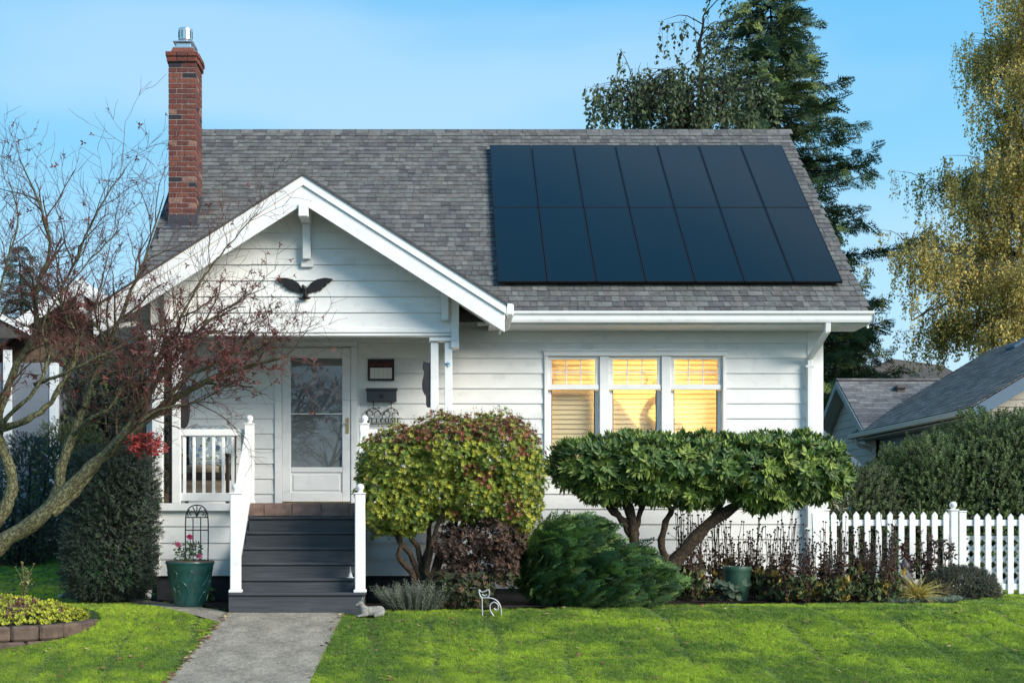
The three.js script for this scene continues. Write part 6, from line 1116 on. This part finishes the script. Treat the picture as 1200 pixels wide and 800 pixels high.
// ---- hedges and shrubs at the two sides ----
const hedgeG = sprig(12, 1, .3, .11, 121);
const hedge = (name, label, px, py, pyTop, d, rx, rz, n, size, a, b, extra = [], category = 'hedge') => { const z = D - d, s = F / d, X = (px - CX) / s, g = ground(X, z), top = EYE + (CY - pyTop) / s, h = (top - g) / 2; const tr = new Raw(); limbs(tr, V(0, 0, 0), [[[rx * .3, h, 0], [rx * .5, h * 1.6, 0]], [[-rx * .3, h, 0], [-rx * .5, h * 1.6, 0]], [[0, h, rz * .3], [0, h * 1.7, 0]]], .05, .015); return shrub(name, label, category, [X, g, z], { n, blobs: [[0, h, 0, rx, h, rz, 3.2], ...extra], geo: hedgeG, size, trunk: tr.geo(), bark: M.barkDark, lump: .2, freq: 3, depth: .55, upBias: .3, jitter: .6, keep: p => p.y > -.05, colour: () => rnd() < .22 ? vary([.06, .10, .022], [.10, .15, .03]) : vary(a, b) }); };
hedge('privet_hedge', 'large dark green hedge behind the gate below the grey neighbouring roof', 1140, 600, 515, 21.2, 1.5, 1.1, 21000, .14, [.042, .085, .016], [.085, .145, .026], [[.9, 1.3, 0, 1.5, 1.34, 1.0, 3], [-.9, .95, .1, .8, 1.05, .9, 2.6]]);
hedge('round_shrub', 'rounded mid green shrub behind the picket fence beside the house corner', 1000, 600, 550, 20.6, .7, .55, 3600, .11, [.03, .055, .014], [.06, .09, .02], [], 'shrub');
hedge('boxwood_shrub', 'rounded grey-green clipped boxwood behind the maple trunk', 36, 640, 512, 26, .68, .6, 4200, .09, [.03, .045, .03], [.055, .075, .045], [], 'shrub');
hedge('laurel_hedge', 'dark evergreen hedge mass beyond the maple beside the neighbouring wall', 95, 640, 425, 30, 1.5, .9, 9000, .18, [.010, .02, .012], [.025, .04, .02], [[1.1, 2.4, 0, 1.0, 1.3, .8, 2.5], [-1.2, 1.9, 0, .9, 1.6, .8, 2.5]]);
hedge('golden_shrub', 'yellow-green shrub showing above the clipped boxwood', 82, 640, 498, 27.5, .75, .5, 3400, .1, [.09, .10, .02], [.2, .2, .03], [], 'shrub');
hedge('barberry_shrub', 'low dark red-brown shrub at the foot of the neighbouring wall', 15, 645, 590, 25, .8, .4, 2600, .09, [.035, .03, .016], [.07, .05, .025], [], 'shrub');
// ================= NEIGHBOURING HOUSES =================
const tanWall = std(lin(.42, .39, .34), { map: paintTex }), greyRoofs = [[.21, .185, .16], [.26, .23, .20], [.165, .15, .135], [.29, .26, .225]].map(c => lin(...c)), fasciaGrey = std(lin(.36, .36, .34), { map: paintTex }), blueTrim = std(lin(.075, .13, .19), { map: paintTex, roughness: .5 });
// rows of shingles on any slope: o = eave corner, u = along the eave, v = up the slope (lengths included)
function slopeShingles(o, u, v, expo, tonesIn, out) {
  const U = u.length(), Vv = v.length(), un = u.clone().normalize(), vn = v.clone().normalize(), nn = vn.clone().cross(un).normalize(); if (nn.y < 0) nn.negate();
  const ex = un.clone(), ez = vn.clone().negate(), m0 = new THREE.Matrix4().makeBasis(ez.clone().cross(ex).dot(nn) > 0 ? ex : ex.negate(), nn, ez);
  for (let s = 0; s < Vv - expo * .5; s += expo) for (let x = 0; x < U - .02;) { const w = Math.min(rr(.2, .42), U - x), c = o.clone().addScaledVector(un, x + w / 2).addScaledVector(vn, s + expo * .6).addScaledVector(nn, .014); x += w;
    out.push(tint(cbox(w - .004, .012, expo * 1.35, .001).applyMatrix4(new THREE.Matrix4().makeRotationX(-.06)).applyMatrix4(m0.clone().setPosition(c)), pick(tonesIn))); }
}
function courses(l, r, y0, y1, z, parent, mat, topAt, e = .2) { for (let y = y0; y < y1 - .02; y += e) { const yt = Math.min(y + e, y1), a = topAt ? topAt(y) : [l, r], b = topAt ? topAt(yt) : [l, r]; if (a[1] - a[0] < .1) break; part('siding_board', board(a[0], a[1], b[0], b[1], y, yt + .008, z), mat, parent); } }
{ // grey-roofed house beyond the hedge
  const n = thing('neighbour_house', 'beige neighbouring house with grey shingle roof and blue trim beyond the hedge', 'house', [0, 0, 0]);
  const dA = 26.6, dB = 34.4, zA = D - dA, zB = D - dB, ex = 10.33, ey = PY(481, zA) + .06, sl = .6, rx = 13.8, ry = ey + (rx - ex) * sl, g0 = ground(10, zA), wx = ex + .45, fr = .2;
  const rg = sub('roof', n), list = [];
  for (const s of [1, -1]) { const X = x => s > 0 ? x : 2 * rx - x; const q = z => [V(X(ex), ey, z), V(rx, ry, z), V(rx, ry - .16, z), V(X(ex), ey - .16, z)]; part('roof_deck', hull(q(zA + .05), q(zB)), M.roofBase, rg); }
  slopeShingles(V(ex - .02, ey, zB), V(0, 0, zA + .07 - zB), V(rx - ex, ry - ey, 0), .14, greyRoofs, list);
  // wing across the back with its own gable end
  const d1 = 33.4, d2 = 35.7, d3 = 38, xw = (1013 - CX) / F * d1, y1 = EYE + (CY - 505) / F * d1, y2 = EYE + (CY - 446) / F * d2, z1 = D - d1, z2 = D - d2, z3 = D - d3, xe = 16;
  for (const zz of [z1, z3]) { const q = x => [V(x, y1, zz), V(x, y2, z2), V(x, y2 - .15, z2), V(x, y1 - .15, zz)]; part('roof_deck', hull(q(xw), q(xe)), M.roofBase, rg); const f = x => [V(x, y1 - .152, zz), V(x, y2 - .152, z2), V(x, y2 - .17, z2), V(x, y1 - .17, zz)]; part('soffit', hull(f(xw), f(xw + .5)), fasciaGrey, rg); }
  slopeShingles(V(xw, y1, z1), V(4.6, 0, 0), V(0, y2 - y1, z2 - z1), .14, [[.19, .19, .195], [.25, .25, .25], [.14, .14, .15]].map(c => lin(...c)), list);
  for (let x = xw; x < xw + 4.4; x += .26) list.push(tint(cbox(.27, .015, .2, .002).translate(x + .13, y2 + .012, z2), pick(greyRoofs)));
  part('shingle_field', mergeGeometries(list), shingleStuff, rg).userData = { kind: 'stuff' };
  // barge boards of the wing's gable end
  for (const s of [1, -1]) { const zc = s > 0 ? z1 + .02 : z3, q = x => [V(x, y1 - .01, zc), V(x, y2 - .01, z2), V(x, y2 - .2, z2), V(x, y1 - .2, zc)]; part('bargeboard', hull(q(xw - .03), q(xw - .003)), fasciaGrey, rg); }
  const w = sub('wall', n);
  part('wall_body', span(wx, wx + 6, g0 - .3, ey - .1, zB, zA - .45, .005), tanWall, w);
  { const b = z => [V(wx, ey - .1, z), V(2 * rx - wx, ey - .1, z), V(rx, ry - .2, z)]; part('gable_body', hull(b(zA - .45), b(zA - .6)), tanWall, w); }
  courses(wx + .02, wx + 6, g0, ey + .2, zA - .45, w, tanWall); courses(0, 0, ey + .2, ry - .2, zA - .45, w, tanWall, y => [Math.max(wx, rx - (ry - .2 - y) / sl), Math.min(2 * rx - wx, rx + (ry - .2 - y) / sl)]);
  part('frieze_board', span(wx - .03, wx - .004, ey - .4, ey - .15, zB, zA - .44, .004), blueTrim, w);
  part('corner_board', span(wx - .035, wx + .13, g0, ey - .16, zA - .57, zA - .415, .005), blueTrim, w);
  { const b = x => [V(x, g0 - .3, z1 - .2), V(x, y1 - .1, z1 - .2), V(x, y2 - .25, z2), V(x, y1 - .1, z3 + .2), V(x, g0 - .3, z3 + .2)]; part('wing_body', hull(b(xw + .35), b(xw + .5)), tanWall, w);
    for (let y = g0; y < y2 - .4; y += .2) { const zz = yy => yy < y1 - .1 ? [z3 + .2, z1 - .2] : [lerp(z3 + .2, z2, (yy - y1 + .1) / (y2 - y1 - .15)), lerp(z1 - .2, z2, (yy - y1 + .1) / (y2 - y1 - .15))], a = zz(y), c = zz(y + .2); if (c[1] - c[0] < .05) break; part('siding_board', hull([V(xw + .326, y, a[0]), V(xw + .326, y, a[1]), V(xw + .344, y + .2, c[1]), V(xw + .344, y + .2, c[0])], [V(xw + .349, y, a[0]), V(xw + .349, y, a[1]), V(xw + .349, y + .2, c[1]), V(xw + .349, y + .2, c[0])]), tanWall, w); }
    part('wing_front', span(xw + .36, wx, g0 - .3, y1 - .1, z1 - .3, z1 - .2, .004), tanWall, w); }
  // blue barge boards on the near gable, gutter, downspouts, vents
  for (const s of [1, -1]) { const X = x => s > 0 ? x : 2 * rx - x, q = z => [V(X(ex), ey - .0, z), V(rx, ry, z), V(rx, ry - .27, z), V(X(ex), ey - .27, z)]; part('bargeboard', s > 0 ? hull(q(zA + .085), q(zA + .055)) : hull(q(zA + .055), q(zA + .085)), blueTrim, n); }
  part('gutter', span(ex - .13, ex - .005, ey - .15, ey - .02, zB, zA + .06, .02), std(lin(.42, .38, .30), { map: paintTex, roughness: .5 }), n);
  part('soffit', span(ex - .002, wx - .03, ey - .2, ey - .17, zB, zA - .0, .003), fasciaGrey, n);
  const gm = std(lin(.42, .39, .32), { roughness: .5 });
  part('downspout', tubeOf([V(ex - .06, ey - .15, zA - .1), V(ex + .0, ey - .35, zA - .1), V(ex + .35, ey - .42, zA - .3), V(wx + .1, ey - .5, zA - .38), V(wx + .35, ey - .55, zA - .38)], .045, .045, 16, 8), gm, n);
  part('downspout', tubeOf([V(ex - .06, ey - .15, zB + .5), V(ex, ey - .3, zB + .5), V(wx - .15, ey - .42, zB + .5), V(wx - .06, ey - .6, zB + .5), V(wx - .06, .3, zB + .5)], .045, .045, 20, 8), gm, n);
  const vz = z2 + .9, at = (px, py, dd) => V((px - CX) / F * dd, EYE + (CY - py) / F * dd, D - dd);
  const v1 = at(1055, 455, 35.2); part('roof_vent', merge([cbox(.26, .1, .3, .03).translate(v1.x, v1.y + .02, v1.z), cbox(.2, .12, .2, .01).translate(v1.x, v1.y - .06, v1.z)]), std(lin(.10, .08, .075)), n);
  const v2 = at(1087.5, 462, 34.3); part('vent_pipe', new THREE.CylinderGeometry(.05, .05, .36, 12).translate(v2.x, v2.y, v2.z), std(lin(.05, .06, .08)), n);
  for (const [f, dz] of [[.94, -2.4], [.9, -5.2]]) { const x = lerp(ex, rx, f), y = lerp(ey, ry, f); part('skylight', cbox(.5, .1, .5, .02).rotateZ(Math.atan(sl)).translate(x, y + .06, zA + dz), blueTrim, n); }
}
{ // low shed roof between the cottage and the grey house
  const t = thing('lean_to_roof', 'blue-edged low lean-to roof between the cottage corner and the beige house', 'roof', [0, 0, 0]), d = 27, z = D - d, q = (px, py, dz = 0) => P(px, py, z + dz);
  const a = q(962, 500), b = q(1010, 543), c = q(1007, 549), e = q(962, 508), k = v => v.clone().add(V(0, 0, -3));
  part('roof_slab', hull([e, c, b, a], [k(e), k(c), k(b), k(a)]), std(lin(.06, .065, .075), { map: grainTex }), t);
  part('fascia', hull([q(962, 509, .03), q(1007, 550, .03), q(1010, 544, .03), q(962, 501, .03)], [q(962, 509, .001), q(1007, 550, .001), q(1010, 544, .001), q(962, 501, .001)]), blueTrim, t);
  const w0 = PX(958, z), w1 = PX(1000, z); part('wall', span(w0, w1, 0, PY(540, z), z - 2.9, z - .3, .01), tanWall, t);
}
{ // brown hip roof far behind
  const t = thing('far_house', 'far brown-roofed house behind the dark fir', 'house', [0, 0, 0]), d = 58, z = D - d, q = (px, py, dz = 0) => P(px, py, z + dz);
  part('roof', hull([q(955, 462), q(1165, 462), q(1105, 428, -3), q(1045, 420, -3)], [q(955, 462, -8), q(1165, 462, -8), q(1105, 428, -5), q(1045, 420, -5)]), std(lin(.10, .085, .07), { map: grainTex }), t);
  part('wall', span(PX(965, z), PX(1155, z), ground(15, z) - .3, PY(462, z) - .02, z - 7.5, z - .5, .01), tanWall, t);
}
{ // house beyond the maple
  const n = thing('neighbour_house', 'brown neighbouring house with white bargeboards behind the bare maple', 'house', [0, 0, 0]);
  const d = 31, z = D - d, q = (px, py, dz = 0) => P(px, py, z + dz), ap = q(99, 331), sl = .66, hw = 3.6, bw = std(lin(.15, .105, .07), { map: grainTex }), eyL = ap.y - hw * sl, g0 = ground(-8, z) - .3;
  for (const s of [-1, 1]) { const x = ap.x + s * hw, f = zz => [V(ap.x, ap.y, zz), V(x, eyL, zz), V(x, eyL - .15, zz), V(ap.x, ap.y - .15, zz)]; part('roof', s > 0 ? hull(f(z + .4), f(z - 8)) : hull(f(z - 8), f(z + .4)), std(lin(.07, .06, .055), { map: grainTex }), n);
    const b = zz => [V(ap.x, ap.y + .03, zz), V(x + s * .05, eyL + .03, zz), V(x + s * .05, eyL - .27, zz), V(ap.x, ap.y - .3, zz)]; part('bargeboard', s > 0 ? hull(b(z + .45), b(z + .405)) : hull(b(z + .405), b(z + .45)), M.trim, n); }
  const body = zz => [V(ap.x - hw + .4, g0, zz), V(ap.x + hw - .4, g0, zz), V(ap.x + hw - .4, eyL + .1, zz), V(ap.x, ap.y - .2, zz), V(ap.x - hw + .4, eyL + .1, zz)];
  part('wall', hull(body(z - .3), body(z - 7.8)), bw, n); part('apex_post', span(ap.x - .09, ap.x + .09, ap.y - .75, ap.y - .1, z + .1, z + .39, .01), M.trim, n);
  part('gable_window', span(ap.x - .4, ap.x + .4, eyL - .9, eyL + .2, z - .3, z - .26, .005), std(lin(.04, .045, .05), { roughness: .15 }), n);
  // nearer garage at the frame's edge
  const g = thing('garage', 'grey garage with white corner boards and white gutter beyond the maple', 'garage', [0, 0, 0]), dg = 28.5, zg = D - dg, G = (px, py, dz = 0) => P(px, py, zg + dz), gw = std(lin(.20, .22, .25), { map: paintTex });
  const gx0 = PX(-190, zg), gx1 = PX(66, zg), gy = ground(-8, zg);
  part('wall', span(gx0, gx1 - .1, gy - .3, PY(425, zg), zg - 4, zg, .01), gw, g); part('corner_board', span(gx1 - .15, gx1 + .01, gy - .1, PY(425, zg), zg - .15, zg + .02, .005), M.trim, g);
  part('roof', hull([G(-190, 352, .3), G(-10, 360, .3), G(46, 389, .3), G(46, 396, .3), G(-190, 396, .3)], [G(-190, 352, -4.2), G(-10, 360, -4.2), G(46, 389, -4.2), G(46, 396, -4.2), G(-190, 396, -4.2)]), std(lin(.09, .08, .07), { map: grainTex }), g);
  part('bargeboard', hull([G(-12, 368, .34), G(44, 397, .34), G(44, 390, .34), G(-12, 360, .34)], [G(-12, 368, .305), G(44, 397, .305), G(44, 390, .305), G(-12, 360, .305)]), M.trim, g);
  part('door_frame', merge([span(PX(4, zg), PX(14, zg), gy, PY(410, zg), zg + .005, zg + .06, .005)]), M.trim, g);
}
// bare trees across the street, which the storm door mirrors
function bareTree(x, z, h, label) {
  const g = ground(x, z), t = thing('street_tree', label, 'tree', [x, g, z], 'bare trees across the street'), raw = new Raw();
  const grow = (o, d, len, rad, lev) => { const n = 5, pts = [o.clone()], rads = [rad]; let p = o.clone(), dir = d.clone(); for (let i = 1; i <= n; i++) { dir.add(V(gauss() * .16, gauss() * .12 + .03, gauss() * .16)).normalize(); p = p.clone().addScaledVector(dir, len / n); pts.push(p); rads.push(rad * (1 - .45 * i / n)); } raw.tube(pts, rads, lev < 2 ? 7 : 4); if (lev >= 5) return; const kids = lev < 1 ? 4 : 3; for (let k = 0; k < kids; k++) { const i = Math.round(lerp(2, n, (k + rnd()) / kids)), ax = V(gauss(), gauss(), gauss()).cross(dir).normalize(); grow(pts[i], dir.clone().applyAxisAngle(ax, rr(.35, .8)).normalize(), len * rr(.6, .8), rads[i] * .66, lev + 1); } };
  grow(V(0, -.1, 0), V(0, 1, 0), h * .34, .2, 0); part('trunk', raw.geo(), M.barkDark, t);
}
bareTree(-3.6, 24, 8, 'bare tree across the street facing the front door'); bareTree(-6.4, 28, 9, 'taller bare tree farther along the street');
renderer.render(scene, camera);
